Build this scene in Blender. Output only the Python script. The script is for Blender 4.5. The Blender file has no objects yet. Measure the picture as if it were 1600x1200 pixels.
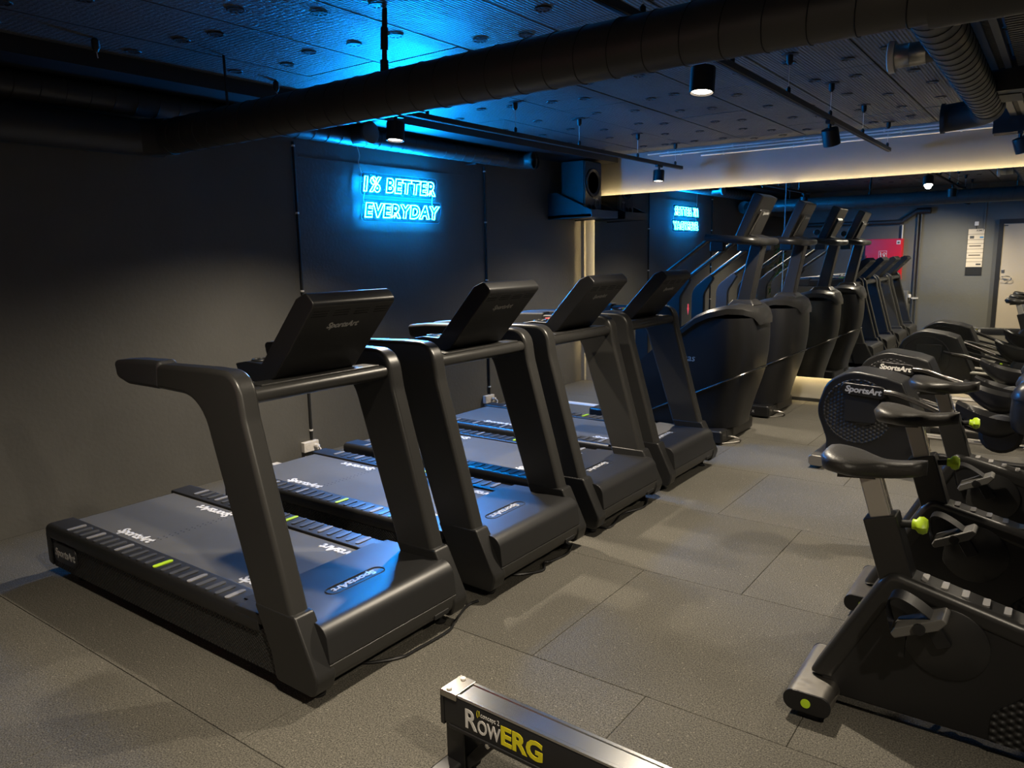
import bpy, bmesh, math, random
from mathutils import Vector, Matrix
random.seed(7)
S = bpy.context.scene
C = S.collection
PI = math.pi

# ------------------------------------------------------------------ camera
cd = bpy.data.cameras.new('camera'); cam = bpy.data.objects.new('camera', cd); C.objects.link(cam)
cd.sensor_width = 36.0; cd.lens = 1174.857 / 1600 * 36.0; cd.clip_start = 0.02
R_, U_, F_ = ((0.80777612, 0.58920851, -0.01819547), (-0.0847546, 0.14662952, 0.98555388), (-0.58336472, 0.79456473, -0.16838196))
cam.matrix_world = Matrix(((R_[0], U_[0], -F_[0], 0.0), (R_[1], U_[1], -F_[1], 0.0), (R_[2], U_[2], -F_[2], 1.6), (0, 0, 0, 1)))
S.camera = cam
# ------------------------------------------------------------------ world, exposure, light levels
W = bpy.data.worlds.new('world'); S.world = W; W.use_nodes = True
W.node_tree.nodes['Background'].inputs[0].default_value = (0.02, 0.022, 0.025, 1)
W.node_tree.nodes['Background'].inputs[1].default_value = 0.2
S.view_settings.view_transform = 'Standard'; S.view_settings.look = 'None'
S.view_settings.gamma = 1.0; S.view_settings.use_curve_mapping = False
S.view_settings.exposure = 0.0
SPOT_W = 400.0            # each track lamp
SPOT_COL = (1.0, 0.865, 0.67)
NEON_E = 900.0
COVE_E = 66.0
COVE_COL = (1.0, 0.74, 0.36)

# room numbers
XL, XR, YB, YM, ZC = -4.94, 3.3, -0.22, 8.21, 2.76
YW = 8.285                # wall behind the mirror

# ------------------------------------------------------------------ materials
def mat(name, col, rough=0.5, metal=0.0, spec=0.5, bump=None, var=0.0, vscale=4.0, coat=0.0, emit=None, estr=0.0, alpha=1.0, trans=0.0, ior=1.45, rvar=0.0):
    m = bpy.data.materials.new(name); m.use_nodes = True
    nt = m.node_tree; b = nt.nodes['Principled BSDF']
    b.inputs['Base Color'].default_value = (*col, 1); b.inputs['Roughness'].default_value = rough
    b.inputs['Metallic'].default_value = metal; b.inputs['Specular IOR Level'].default_value = spec
    b.inputs['Coat Weight'].default_value = coat; b.inputs['IOR'].default_value = ior
    b.inputs['Transmission Weight'].default_value = trans; b.inputs['Alpha'].default_value = alpha
    if emit:
        b.inputs['Emission Color'].default_value = (*emit, 1); b.inputs['Emission Strength'].default_value = estr
    tc = nt.nodes.new('ShaderNodeTexCoord')
    if var or rvar:
        n = nt.nodes.new('ShaderNodeTexNoise'); n.inputs['Scale'].default_value = vscale; n.inputs['Detail'].default_value = 8; n.inputs['Roughness'].default_value = 0.65
        nt.links.new(tc.outputs['Object'], n.inputs['Vector'])
        if var:
            mx = nt.nodes.new('ShaderNodeMix'); mx.data_type = 'RGBA'
            mx.inputs[6].default_value = (*[c * (1 - var) for c in col], 1); mx.inputs[7].default_value = (*[min(1, c * (1 + var)) for c in col], 1)
            nt.links.new(n.outputs['Fac'], mx.inputs[0]); nt.links.new(mx.outputs[2], b.inputs['Base Color'])
        if rvar:
            mr = nt.nodes.new('ShaderNodeMapRange'); mr.inputs['From Min'].default_value = 0.3; mr.inputs['From Max'].default_value = 0.7
            mr.inputs['To Min'].default_value = rough - rvar; mr.inputs['To Max'].default_value = rough + rvar
            nt.links.new(n.outputs['Fac'], mr.inputs['Value']); nt.links.new(mr.outputs['Result'], b.inputs['Roughness'])
    if bump:
        kind, scale, strength = bump
        if kind == 'noise':
            t = nt.nodes.new('ShaderNodeTexNoise'); t.inputs['Scale'].default_value = scale; t.inputs['Detail'].default_value = 4; out = t.outputs['Fac']
            nt.links.new(tc.outputs['Object'], t.inputs['Vector'])
        elif kind == 'cells':
            t = nt.nodes.new('ShaderNodeTexVoronoi'); t.inputs['Scale'].default_value = scale; out = t.outputs['Distance']
            nt.links.new(tc.outputs['Object'], t.inputs['Vector'])
        bp = nt.nodes.new('ShaderNodeBump'); bp.inputs['Strength'].default_value = strength; bp.inputs['Distance'].default_value = 0.01
        nt.links.new(out, bp.inputs['Height']); nt.links.new(bp.outputs['Normal'], b.inputs['Normal'])
    return m

def mathn(nt, op, a, b=None, c=None):
    n = nt.nodes.new('ShaderNodeMath'); n.operation = op
    for i, v in enumerate((a, b, c)):
        if v is None: continue
        if isinstance(v, (int, float)): n.inputs[i].default_value = v
        else: nt.links.new(v, n.inputs[i])
    return n.outputs[0]

def mat_rubber():
    m = mat('rubber_granulate', (0.05, 0.046, 0.038), 0.85, spec=0.3)
    nt = m.node_tree; b = nt.nodes['Principled BSDF']; tc = nt.nodes.new('ShaderNodeTexCoord'); g = nt.nodes.new('ShaderNodeNewGeometry')
    oi = nt.nodes.new('ShaderNodeObjectInfo')
    n1 = nt.nodes.new('ShaderNodeTexNoise'); n1.inputs['Scale'].default_value = 1.6; n1.inputs['Detail'].default_value = 5
    n2 = nt.nodes.new('ShaderNodeTexNoise'); n2.inputs['Scale'].default_value = 190; n2.inputs['Detail'].default_value = 2
    v = nt.nodes.new('ShaderNodeTexVoronoi'); v.inputs['Scale'].default_value = 210
    for n in (n1, n2, v): nt.links.new(g.outputs['Position'], n.inputs['Vector'])
    r = nt.nodes.new('ShaderNodeValToRGB')
    r.color_ramp.elements[0].position = 0.3; r.color_ramp.elements[0].color = (0.024, 0.0225, 0.0185, 1)
    r.color_ramp.elements[1].position = 0.72; r.color_ramp.elements[1].color = (0.125, 0.117, 0.098, 1)
    nt.links.new(n2.outputs['Fac'], r.inputs['Fac'])
    # pale granules
    sp = mathn(nt, 'GREATER_THAN', v.outputs['Color'], 0.93)
    mx = nt.nodes.new('ShaderNodeMix'); mx.data_type = 'RGBA'; mx.inputs[7].default_value = (0.20, 0.185, 0.15, 1)
    nt.links.new(mathn(nt, 'MULTIPLY', sp, 0.6), mx.inputs[0]); nt.links.new(r.outputs['Color'], mx.inputs[6])
    k = mathn(nt, 'MULTIPLY_ADD', n1.outputs['Fac'], 0.5, mathn(nt, 'MULTIPLY_ADD', oi.outputs['Random'], 0.16, 0.67))
    mm = nt.nodes.new('ShaderNodeMix'); mm.data_type = 'RGBA'; mm.blend_type = 'MULTIPLY'; mm.inputs[0].default_value = 1
    nt.links.new(mx.outputs[2], mm.inputs[6]); nt.links.new(k, mm.inputs[7]); nt.links.new(mm.outputs[2], b.inputs['Base Color'])
    bp = nt.nodes.new('ShaderNodeBump'); bp.inputs['Strength'].default_value = 0.5; bp.inputs['Distance'].default_value = 0.003
    nt.links.new(n2.outputs['Fac'], bp.inputs['Height']); nt.links.new(bp.outputs['Normal'], b.inputs['Normal'])
    return m

def mat_ceiling():
    m = mat('ribbed_ceiling_board', (0.022, 0.023, 0.025), 0.47, spec=0.65)
    nt = m.node_tree; b = nt.nodes['Principled BSDF']; g = nt.nodes.new('ShaderNodeNewGeometry')
    sx = nt.nodes.new('ShaderNodeSeparateXYZ'); nt.links.new(g.outputs['Position'], sx.inputs[0])
    n = nt.nodes.new('ShaderNodeTexNoise'); n.inputs['Scale'].default_value = 55; n.inputs['Detail'].default_value = 3
    n3 = nt.nodes.new('ShaderNodeTexNoise'); n3.inputs['Scale'].default_value = 2.2; n3.inputs['Detail'].default_value = 6
    for q in (n, n3): nt.links.new(g.outputs['Position'], q.inputs['Vector'])
    w = mathn(nt, 'SINE', mathn(nt, 'MULTIPLY', sx.outputs['X'], 2 * PI / 0.021))
    w2 = mathn(nt, 'SINE', mathn(nt, 'MULTIPLY', sx.outputs['Y'], 2 * PI / 0.03))
    h = mathn(nt, 'ADD', w, mathn(nt, 'ADD', mathn(nt, 'MULTIPLY', w2, 0.25), mathn(nt, 'MULTIPLY', n.outputs['Fac'], 3.2)))
    bp = nt.nodes.new('ShaderNodeBump'); bp.inputs['Strength'].default_value = 0.6; bp.inputs['Distance'].default_value = 0.004
    nt.links.new(h, bp.inputs['Height']); nt.links.new(bp.outputs['Normal'], b.inputs['Normal'])
    mx = nt.nodes.new('ShaderNodeMix'); mx.data_type = 'RGBA'; mx.inputs[6].default_value = (0.030, 0.030, 0.030, 1); mx.inputs[7].default_value = (0.075, 0.073, 0.070, 1)
    nt.links.new(n3.outputs['Fac'], mx.inputs[0]); nt.links.new(mx.outputs[2], b.inputs['Base Color'])
    return m

def mat_perf(name, col, sx_, sz_, axes=('X', 'Z'), strength=0.9, rough=0.45, hexa=True, base=0.25):
    """small raised dots / perforation in object space along two axes"""
    m = mat(name, col, rough)
    nt = m.node_tree; b = nt.nodes['Principled BSDF']; tc = nt.nodes.new('ShaderNodeTexCoord')
    s = nt.nodes.new('ShaderNodeSeparateXYZ'); nt.links.new(tc.outputs['Object'], s.inputs[0])
    a = mathn(nt, 'MULTIPLY', s.outputs[axes[0]], 2 * PI / sx_); c = mathn(nt, 'MULTIPLY', s.outputs[axes[1]], 2 * PI / sz_)
    if hexa:
        a = mathn(nt, 'MULTIPLY', s.outputs[axes[0]], 2 * PI / sx_); c = mathn(nt, 'MULTIPLY', s.outputs[axes[1]], 2 * PI / sx_)
        u = mathn(nt, 'MULTIPLY_ADD', c, 0.866, mathn(nt, 'MULTIPLY', a, 0.5)); w = mathn(nt, 'MULTIPLY_ADD', c, 0.866, mathn(nt, 'MULTIPLY', a, -0.5))
        h = mathn(nt, 'MULTIPLY', mathn(nt, 'ADD', mathn(nt, 'COSINE', a), mathn(nt, 'ADD', mathn(nt, 'COSINE', u), mathn(nt, 'COSINE', w))), 0.5)
    else:
        h = mathn(nt, 'MULTIPLY', mathn(nt, 'SINE', a), mathn(nt, 'SINE', c))
    bp = nt.nodes.new('ShaderNodeBump'); bp.inputs['Strength'].default_value = strength; bp.inputs['Distance'].default_value = 0.006
    nt.links.new(h, bp.inputs['Height']); nt.links.new(bp.outputs['Normal'], b.inputs['Normal'])
    hole = mathn(nt, 'LESS_THAN', h, -0.2)
    mx = nt.nodes.new('ShaderNodeMix'); mx.data_type = 'RGBA'; mx.inputs[6].default_value = (*col, 1); mx.inputs[7].default_value = (*[q * base for q in col], 1)
    nt.links.new(hole, mx.inputs[0]); nt.links.new(mx.outputs[2], b.inputs['Base Color'])
    return m

M = {}
M['wall'] = mat('painted_concrete_wall', (0.085, 0.082, 0.075), 0.62, spec=0.35, bump=('noise', 38, 0.18), var=0.22, vscale=1.4)
M['wall_far'] = mat('painted_plaster_wall', (0.19, 0.185, 0.17), 0.7, spec=0.3, bump=('noise', 30, 0.1), var=0.10, vscale=1.0)
M['wall_back'] = mat('painted_brick_wall', (0.12, 0.118, 0.106), 0.7, spec=0.3, bump=('noise', 22, 0.15), var=0.12, vscale=2.2)
M['black'] = mat('black_paint', (0.012, 0.012, 0.013), 0.5, var=0.2)
M['rubber'] = mat_rubber()
M['joint'] = mat('joint_underlay', (0.008, 0.008, 0.008), 0.9)
M['ceil'] = mat_ceiling()
M['duct'] = mat('duct_black_paint', (0.030, 0.029, 0.027), 0.42, spec=0.5, bump=('noise', 9, 0.06), var=0.15)
M['ductdark'] = mat('duct_joint', (0.01, 0.01, 0.01), 0.6)
M['galv'] = mat('galvanised_steel', (0.42, 0.41, 0.38), 0.34, metal=1.0, var=0.15, vscale=20)
M['plast'] = mat('charcoal_plastic', (0.014, 0.0138, 0.0136), 0.33, spec=0.5, bump=('noise', 420, 0.05))
M['plast2'] = mat('graphite_shell', (0.020, 0.0195, 0.0185), 0.34, spec=0.5, bump=('noise', 420, 0.05))
M['dark'] = mat('black_plastic', (0.008, 0.008, 0.0085), 0.36, spec=0.5)
M['deep'] = mat('matte_black', (0.005, 0.005, 0.005), 0.7)
M['deck'] = mat('deck_plastic', (0.010, 0.010, 0.0105), 0.42, spec=0.6, bump=('noise', 420, 0.04))
M['belt'] = mat('running_belt', (0.075, 0.073, 0.068), 0.62, spec=0.22, var=0.12, vscale=5)
M['grille'] = mat_perf('skirt_grille', (0.022, 0.022, 0.022), 0.021, 0.0165, ('X', 'Z'), 1.0, hexa=False)
M['honey'] = mat_perf('honeycomb_disc', (0.020, 0.020, 0.021), 0.025, 0.030, ('X', 'Z'), 0.5, hexa=True, base=0.5, rough=0.6)
M['dots'] = mat_perf('dotted_panel', (0.014, 0.014, 0.014), 0.022, 0.030, ('X', 'Z'), 0.6, hexa=True, base=0.5, rough=0.55)
M['greygrip'] = mat('grey_grip', (0.16, 0.155, 0.15), 0.5)
M['dimgrip'] = mat('dark_grip', (0.045, 0.046, 0.048), 0.36, spec=1.0)
M['lime'] = mat('lime_plastic', (0.42, 0.62, 0.02), 0.4)
M['white'] = mat('white_print', (0.55, 0.54, 0.52), 0.5)
M['whitep'] = mat('white_plastic', (0.62, 0.59, 0.55), 0.4)
M['silver'] = mat('silver_print', (0.40, 0.39, 0.37), 0.35, metal=0.3)
M['chrome'] = mat('chrome', (0.72, 0.71, 0.69), 0.16, metal=1.0)
M['steel'] = mat('satin_steel', (0.40, 0.38, 0.35), 0.36, metal=1.0, rvar=0.04, vscale=30)
M['darksteel'] = mat('dark_steel_tube', (0.16, 0.155, 0.15), 0.24, metal=1.0)
M['alu'] = mat('brushed_aluminium', (0.52, 0.52, 0.51), 0.19, metal=1.0, var=0.10, vscale=14)
M['leather'] = mat('black_vinyl', (0.026, 0.0245, 0.022), 0.42, spec=0.5, bump=('noise', 160, 0.14))
M['foam'] = mat('black_foam', (0.02, 0.02, 0.021), 0.55, bump=('noise', 260, 0.1))
M['mirror'] = mat('mirror_silvering', (0.80, 0.82, 0.80), 0.0, metal=1.0)
M['mirroredge'] = mat('mirror_glass_edge', (0.45, 0.62, 0.62), 0.15, metal=0.6)
M['red'] = mat('red_enamel', (0.50, 0.006, 0.012), 0.35)
M['doorp'] = mat('door_beige_paint', (0.42, 0.36, 0.28), 0.5, var=0.05)
M['paper'] = mat('paper', (0.58, 0.50, 0.38), 0.7)
M['ink'] = mat('ink', (0.05, 0.05, 0.05), 0.6)
M['radiator'] = mat('radiator_grey', (0.17, 0.165, 0.15), 0.5)
M['pipe'] = mat('pipe_grey_paint', (0.07, 0.068, 0.062), 0.45)
M['conduit'] = mat('conduit_pale', (0.55, 0.52, 0.47), 0.45)
M['leaf'] = mat('leaf_green', (0.05, 0.10, 0.022), 0.45, var=0.5, vscale=3)
M['leaf2'] = mat('leaf_yellow_green', (0.17, 0.22, 0.05), 0.5)
M['bark'] = mat('bark', (0.06, 0.045, 0.03), 0.8)
M['pot'] = mat('pot_black', (0.02, 0.02, 0.02), 0.5)
M['acrylic'] = mat('clear_acrylic', (0.003, 0.006, 0.009), 0.3, spec=0.1, alpha=0.14, ior=1.2)
M['edge'] = mat('edge_lit_acrylic', (0.02, 0.06, 0.08), 0.4, emit=(0.0, 0.42, 0.75), estr=0.35)  # emission stands in for neon light carried to the acrylic rim
M['neon'] = mat('neon_tube', (0.6, 0.8, 1.0), 0.4, emit=(0.0016, 0.29, 1.0), estr=NEON_E)
M['lens'] = mat('lamp_lens', (1, 1, 1), 0.4, emit=(1.0, 0.84, 0.66), estr=22.0)
M['led'] = mat('warm_led_strip', (1, 0.9, 0.7), 0.5, emit=COVE_COL, estr=COVE_E)
M['shield'] = mat('blue_tube_shield', (0.01, 0.03, 0.06), 0.6)  # for the added backing that blocks neon light
M['post'] = mat('grey_anodised_post', (0.33, 0.31, 0.275), 0.42, metal=0.35)
M['pedal'] = mat('grey_pedal_plastic', (0.075, 0.073, 0.068), 0.45)
M['capsteel'] = mat('cap_steel', (0.40, 0.38, 0.34), 0.2, metal=1.0)
M['screen'] = mat('screen_glass', (0.006, 0.006, 0.007), 0.08, spec=0.6)
M['yellow'] = mat('yellow_print', (0.62, 0.56, 0.01), 0.5)
M['redp'] = mat('red_plastic', (0.55, 0.04, 0.04), 0.4)
M['bluescr'] = mat('blue_knob', (0.05, 0.20, 0.35), 0.3)
M['cone'] = mat('speaker_cone', (0.012, 0.012, 0.012), 0.45)
M['slat'] = mat('ceiling_slat_metal', (0.11, 0.105, 0.095), 0.42, metal=0.3)

# ------------------------------------------------------------------ mesh helpers
def box(bm, x0, x1, y0, y1, z0, z1):
    vs = [bm.verts.new(p) for p in ((x0, y0, z0), (x1, y0, z0), (x1, y1, z0), (x0, y1, z0), (x0, y0, z1), (x1, y0, z1), (x1, y1, z1), (x0, y1, z1))]
    for f in ((3, 2, 1, 0), (4, 5, 6, 7), (0, 1, 5, 4), (1, 2, 6, 5), (2, 3, 7, 6), (3, 0, 4, 7)): bm.faces.new([vs[i] for i in f])

def fillet(pts, seg=6):
    """2-D polygon, points (a, b) or (a, b, radius) -> list with rounded corners"""
    out = []; n = len(pts)
    for i in range(n):
        p = Vector(pts[i][:2]); r = pts[i][2] if len(pts[i]) > 2 else 0
        if r <= 0: out.append((p.x, p.y)); continue
        a = Vector(pts[i - 1][:2]) - p; b = Vector(pts[(i + 1) % n][:2]) - p
        la, lb = a.length, b.length; a.normalize(); b.normalize()
        ang = max(0.02, min(PI - 0.02, a.angle(b)))
        t = min(r / math.tan(ang / 2), la * 0.49, lb * 0.49); rr = t * math.tan(ang / 2)
        cdir = (a + b).normalized(); c = p + cdir * (rr / math.sin(ang / 2))
        p0 = p + a * t - c; p1 = p + b * t - c
        a0 = math.atan2(p0.y, p0.x); d = math.atan2(p1.y, p1.x) - a0
        while d > PI: d -= 2 * PI
        while d < -PI: d += 2 * PI
        for k in range(seg + 1):
            q = a0 + d * k / seg; out.append((c.x + rr * math.cos(q), c.y + rr * math.sin(q)))
    return out

def prism(bm, pts, y0, y1, axis='y'):
    """extrude a 2-D outline: axis y uses (x,z); axis z uses (x,y); axis x uses (y,z)"""
    def P(a, b, t): return (a, t, b) if axis == 'y' else ((a, b, t) if axis == 'z' else (t, a, b))
    A = [bm.verts.new(P(a, b, y0)) for a, b in pts]; B = [bm.verts.new(P(a, b, y1)) for a, b in pts]
    n = len(pts)
    fs = [bm.faces.new(A), bm.faces.new(list(reversed(B)))]
    for i in range(n): fs.append(bm.faces.new((A[i], B[i], B[(i + 1) % n], A[(i + 1) % n])))
    bmesh.ops.recalc_face_normals(bm, faces=fs)

def spline(pts, n=8):
    """Catmull-Rom through pts"""
    P = [Vector(p) for p in pts]; P = [2 * P[0] - P[1]] + P + [2 * P[-1] - P[-2]]; out = []
    for i in range(1, len(P) - 2):
        for k in range(n):
            t = k / n; a, b, c, d = P[i - 1], P[i], P[i + 1], P[i + 2]
            out.append(0.5 * ((2 * b) + (c - a) * t + (2 * a - 5 * b + 4 * c - d) * t * t + (3 * b - a - 3 * c + d) * t ** 3))
    out.append(P[-2]); return out

def tube(bm, pts, r, seg=10, cap=True, ry=None):
    P = [Vector(p) for p in pts]; rings = []
    rs = r if isinstance(r, (list, tuple)) else [r] * len(P)
    t0 = (P[1] - P[0]).normalized(); up = Vector((0, 0, 1)) if abs(t0.z) < 0.9 else Vector((1, 0, 0))
    u = t0.cross(up).normalized(); v = u.cross(t0)
    for i, p in enumerate(P):
        t = ((P[min(i + 1, len(P) - 1)] - P[max(i - 1, 0)])).normalized()
        u = (u - t * u.dot(t)).normalized(); v = t.cross(u)
        rings.append([bm.verts.new(p + (u * math.cos(2 * PI * k / seg) + v * math.sin(2 * PI * k / seg) * (ry / rs[i] if ry else 1)) * rs[i]) for k in range(seg)])
    fs = []
    for a, b in zip(rings, rings[1:]):
        for k in range(seg): fs.append(bm.faces.new((a[k], a[(k + 1) % seg], b[(k + 1) % seg], b[k])))
    if cap: fs.append(bm.faces.new(list(reversed(rings[0])))); fs.append(bm.faces.new(rings[-1]))
    bmesh.ops.recalc_face_normals(bm, faces=fs)

def lathe(bm, prof, origin=(0, 0, 0), axis='z', seg=24, cap=True):
    """profile of (r, h) around an axis"""
    o = Vector(origin)
    def P(r, h, a):
        c, s = r * math.cos(a), r * math.sin(a)
        return o + Vector({'z': (c, s, h), 'y': (c, h, s), 'x': (h, c, s)}[axis])
    rings = [[bm.verts.new(P(max(r, 1e-4), h, 2 * PI * k / seg)) for k in range(seg)] for r, h in prof]; fs = []
    for a, b in zip(rings, rings[1:]):
        for k in range(seg): fs.append(bm.faces.new((a[k], a[(k + 1) % seg], b[(k + 1) % seg], b[k])))
    if cap: fs.append(bm.faces.new(rings[0])); fs.append(bm.faces.new(rings[-1]))
    bmesh.ops.recalc_face_normals(bm, faces=fs)

def loft(bm, rings, cap=True, closed=True):
    V = [[bm.verts.new(p) for p in r] for r in rings]; fs = []; n = len(V[0])
    for a, b in zip(V, V[1:]):
        for k in range(n if closed else n - 1): fs.append(bm.faces.new((a[k], a[(k + 1) % n], b[(k + 1) % n], b[k])))
    if cap: fs.append(bm.faces.new(V[0])); fs.append(bm.faces.new(list(reversed(V[-1]))))
    bmesh.ops.recalc_face_normals(bm, faces=fs)

def obj(name, bm, m, parent=None, bevel=0.0, seg=2, smooth=True, angle=40, loc=None):
    me = bpy.data.meshes.new(name); bm.to_mesh(me); bm.free(); me.materials.append(m)
    o = bpy.data.objects.new(name, me); C.objects.link(o)
    if parent: o.parent = parent
    if loc: o.location = loc
    if smooth:
        for p in me.polygons: p.use_smooth = True
        me.set_sharp_from_angle(angle=math.radians(angle))
    if bevel:
        b = o.modifiers.new('bevel', 'BEVEL'); b.width = bevel; b.segments = seg; b.limit_method = 'ANGLE'; b.angle_limit = math.radians(38); b.harden_normals = True
    return o

def new(): return bmesh.new()
def obox(name, x0, x1, y0, y1, z0, z1, m, parent=None, bevel=0.0, seg=2):
    bm = new(); box(bm, x0, x1, y0, y1, z0, z1); return obj(name, bm, m, parent, bevel, seg)
def oprism(name, pts, y0, y1, m, parent=None, bevel=0.0, axis='y', seg=2, angle=40):
    bm = new(); prism(bm, pts, y0, y1, axis); return obj(name, bm, m, parent, bevel, seg, angle=angle)
def otube(name, pts, r, m, parent=None, seg=10, ry=None):
    bm = new(); tube(bm, pts, r, seg, ry=ry); return obj(name, bm, m, parent)
def olathe(name, prof, origin, axis, m, parent=None, seg=24):
    bm = new(); lathe(bm, prof, origin, axis, seg); return obj(name, bm, m, parent)

def thing(name, label, cat, loc=(0, 0, 0), group=None):
    o = bpy.data.objects.new(name, None); C.objects.link(o); o.location = loc; o.empty_display_size = 0.1
    o['label'] = label; o['category'] = cat
    if group: o['group'] = group
    return o
def tag(o, label, cat, group=None):
    o['label'] = label; o['category'] = cat
    if group: o['group'] = group
    return o
def struct(o): o['kind'] = 'structure'; return o
def copy_tree(o, parent=None):
    c = o.copy(); C.objects.link(c)
    if parent: c.parent = parent
    for ch in list(o.children): copy_tree(ch, c)
    return c

_letters = {}
def lettering(name, s, size, m, parent, org, xd, yd, bold=0.014, shear=0.0, align='CENTER', space=1.0, xs=1.0, lift=0.0006, width=None):
    """flat letters as a thin mesh; width (metres) stretches the word to an exact length"""
    key = (s, m.name, bold, shear, align, space)
    if key not in _letters:
        cu = bpy.data.curves.new(name, 'FONT'); cu.body = s; cu.size = 1.0; cu.offset = bold; cu.shear = shear
        cu.align_x = align; cu.align_y = 'CENTER'; cu.space_character = space; cu.extrude = 0.01; cu.resolution_u = 3
        tmp = bpy.data.objects.new('tmp', cu); C.objects.link(tmp); bpy.context.view_layer.update()
        me = bpy.data.meshes.new_from_object(tmp.evaluated_get(bpy.context.evaluated_depsgraph_get()))
        bpy.data.objects.remove(tmp); bpy.data.curves.remove(cu); me.name = name; me.materials.clear(); me.materials.append(m)
        xs_ = [v.co.x for v in me.vertices]; _letters[key] = (me, max(xs_) - min(xs_))
    me, w = _letters[key]
    o = bpy.data.objects.new(name, me); C.objects.link(o)
    if parent: o.parent = parent
    x = Vector(xd).normalized(); y = Vector(yd).normalized(); z = x.cross(y)
    sx = width / w if width else size * xs; k = lift / 0.01
    o.matrix_local = Matrix(((x.x * sx, y.x * size, z.x * k, org[0]), (x.y * sx, y.y * size, z.y * k, org[1]), (x.z * sx, y.z * size, z.z * k, org[2]), (0, 0, 0, 1)))
    return o

# ================================================================== ROOM
struct(obox('wall_left', XL - 0.2, XL, YB - 0.2, YW + 0.2, 0, ZC + 0.2, M['wall']))
struct(obox('wall_front', XL, XR, YW, YW + 0.2, 0, ZC + 0.2, M['wall_far']))
struct(obox('wall_back', XL, XR, YB - 0.2, YB, 0, ZC + 0.2, M['wall_back']))
struct(obox('wall_right', XR, XR + 0.2, YB - 0.2, YW + 0.2, 0, ZC + 0.2, M['wall']))
# floor and its tiles
floor = struct(obox('floor', XL - 0.2, XR + 0.2, YB - 0.2, YW + 0.2, -0.2, -0.02, M['joint']))
T = 1.01
meshes = {}
for r in range(-3, 7):
    y0, y1 = 2.31 + r * T, 2.31 + (r + 1) * T
    off = -1.62 if r % 2 == 0 else -1.115
    for k in range(-5, 7):
        x0, x1 = off + k * T, off + (k + 1) * T
        a0, a1, b0, b1 = max(x0, XL), min(x1, XR), max(y0, YB), min(y1, YW)
        if a1 - a0 < 0.02 or b1 - b0 < 0.02: continue
        key = (round(a1 - a0, 3), round(b1 - b0, 3))
        if key not in meshes:
            bm = new(); w, d, g = key[0], key[1], 0.0012
            prism(bm, [(g, g), (w - g, g), (w - g, d - g), (g, d - g)], -0.0195, -0.0016, 'z')
            top = [f for f in bm.faces if all(v.co.z > -0.01 for v in f.verts)]
            r_ = bmesh.ops.inset_region(bm, faces=top, thickness=0.002)
            for f in top:
                for v in f.verts: v.co.z = 0
            me = bpy.data.meshes.new('rubber_tile'); bm.to_mesh(me); bm.free(); me.materials.append(M['rubber']); meshes[key] = me
        t = bpy.data.objects.new('rubber_tile', meshes[key]); C.objects.link(t); t.parent = floor
        t.location = (a0, b0, random.uniform(-0.0006, 0))
# ceiling slab, its boards and fixing washers
ceil = struct(obox('ceiling', XL - 0.2, XR + 0.2, YB - 0.2, YW + 0.2, ZC + 0.016, ZC + 0.2, M['joint']))
bmw = new()
lathe(bmw, [(0.041, 0.0), (0.044, -0.003), (0.042, -0.006), (0.035, -0.006), (0.033, 0.0)], (0, 0, 0), 'z', 14, cap=False)
for a in range(3):
    q = a * PI / 3; c, s = math.cos(q), math.sin(q)
    vs = [bmw.verts.new((c * t - s * w, s * t + c * w, -0.007)) for t, w in ((-0.04, -0.004), (0.04, -0.004), (0.04, 0.004), (-0.04, 0.004))]; bmw.faces.new(vs)
wme = bpy.data.meshes.new('fixing_washer'); bmw.to_mesh(wme); bmw.free(); wme.materials.append(M['duct'])
bmeshes = {}
PW = 0.59
xs = [-2.86 + PW * k for k in range(-3, 11)]
for i, x in enumerate(xs):
    x1 = x + PW; a0 = max(x, -4.45); a1 = min(x1, XR)
    if a1 - a0 < 0.05: continue
    yo = (0.0, -0.07, 0.02, 1.0, 0.06)[i % 5]
    for j in range(-3, 4):
        y0 = 3.43 + yo + j * 2.02; b0, b1 = max(y0, YB), min(y0 + 2.02, YW)
        if b1 - b0 < 0.05: continue
        key = (round(a1 - a0, 3), round(b1 - b0, 3))
        if key not in bmeshes:
            bm = new(); g = 0.005; box(bm, g, key[0] - g, g, key[1] - g, 0, 0.0155)
            me = bpy.data.meshes.new('ceiling_board'); bm.to_mesh(me); bm.free(); me.materials.append(M['ceil']); bmeshes[key] = me
        t = bpy.data.objects.new('ceiling_board', bmeshes[key]); C.objects.link(t); t.parent = ceil; t.location = (a0, b0, ZC + random.uniform(-0.003, 0.0))
        if x < 0.2 and b1 > 1.6:
            for wx, wy in ((0.14, 0.33), (0.44, 0.36), (0.2, 0.95), (0.42, 1.1), (0.15, 1.62), (0.45, 1.70)):
                px, py = a0 + wx + random.uniform(-0.05, 0.05), y0 + wy + random.uniform(-0.12, 0.12)
                if a0 + 0.06 < px < a1 - 0.06 and b0 + 0.07 < py < b1 - 0.07:
                    wv = bpy.data.objects.new('fixing_washer', wme); C.objects.link(wv); wv.parent = ceil; wv.location = (px, py, ZC - 0.003); wv.rotation_euler = (0, 0, random.uniform(0, 1))
# soffit along the left wall, strip of bare slab at the far end
struct(obox('trim_1', XL, -4.45, YB, YW, 2.67, ZC + 0.016, M['black']))
struct(obox('baseboard_front', XL + 0.24, XR, YW - 0.022, YW, 0.0, 0.035, M['deep']))
# thin crack line / wall joint on the left wall
struct(obox('trim_2', XL, XL + 0.004, 3.95, 6.0, 2.392, 2.398, M['wall']))
# corner trunk in the far left corner
struct(obox('trim_3', XL, XL + 0.045, YW - 0.045, YW, 0.0, 2.67, M['wall_far']))

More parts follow.
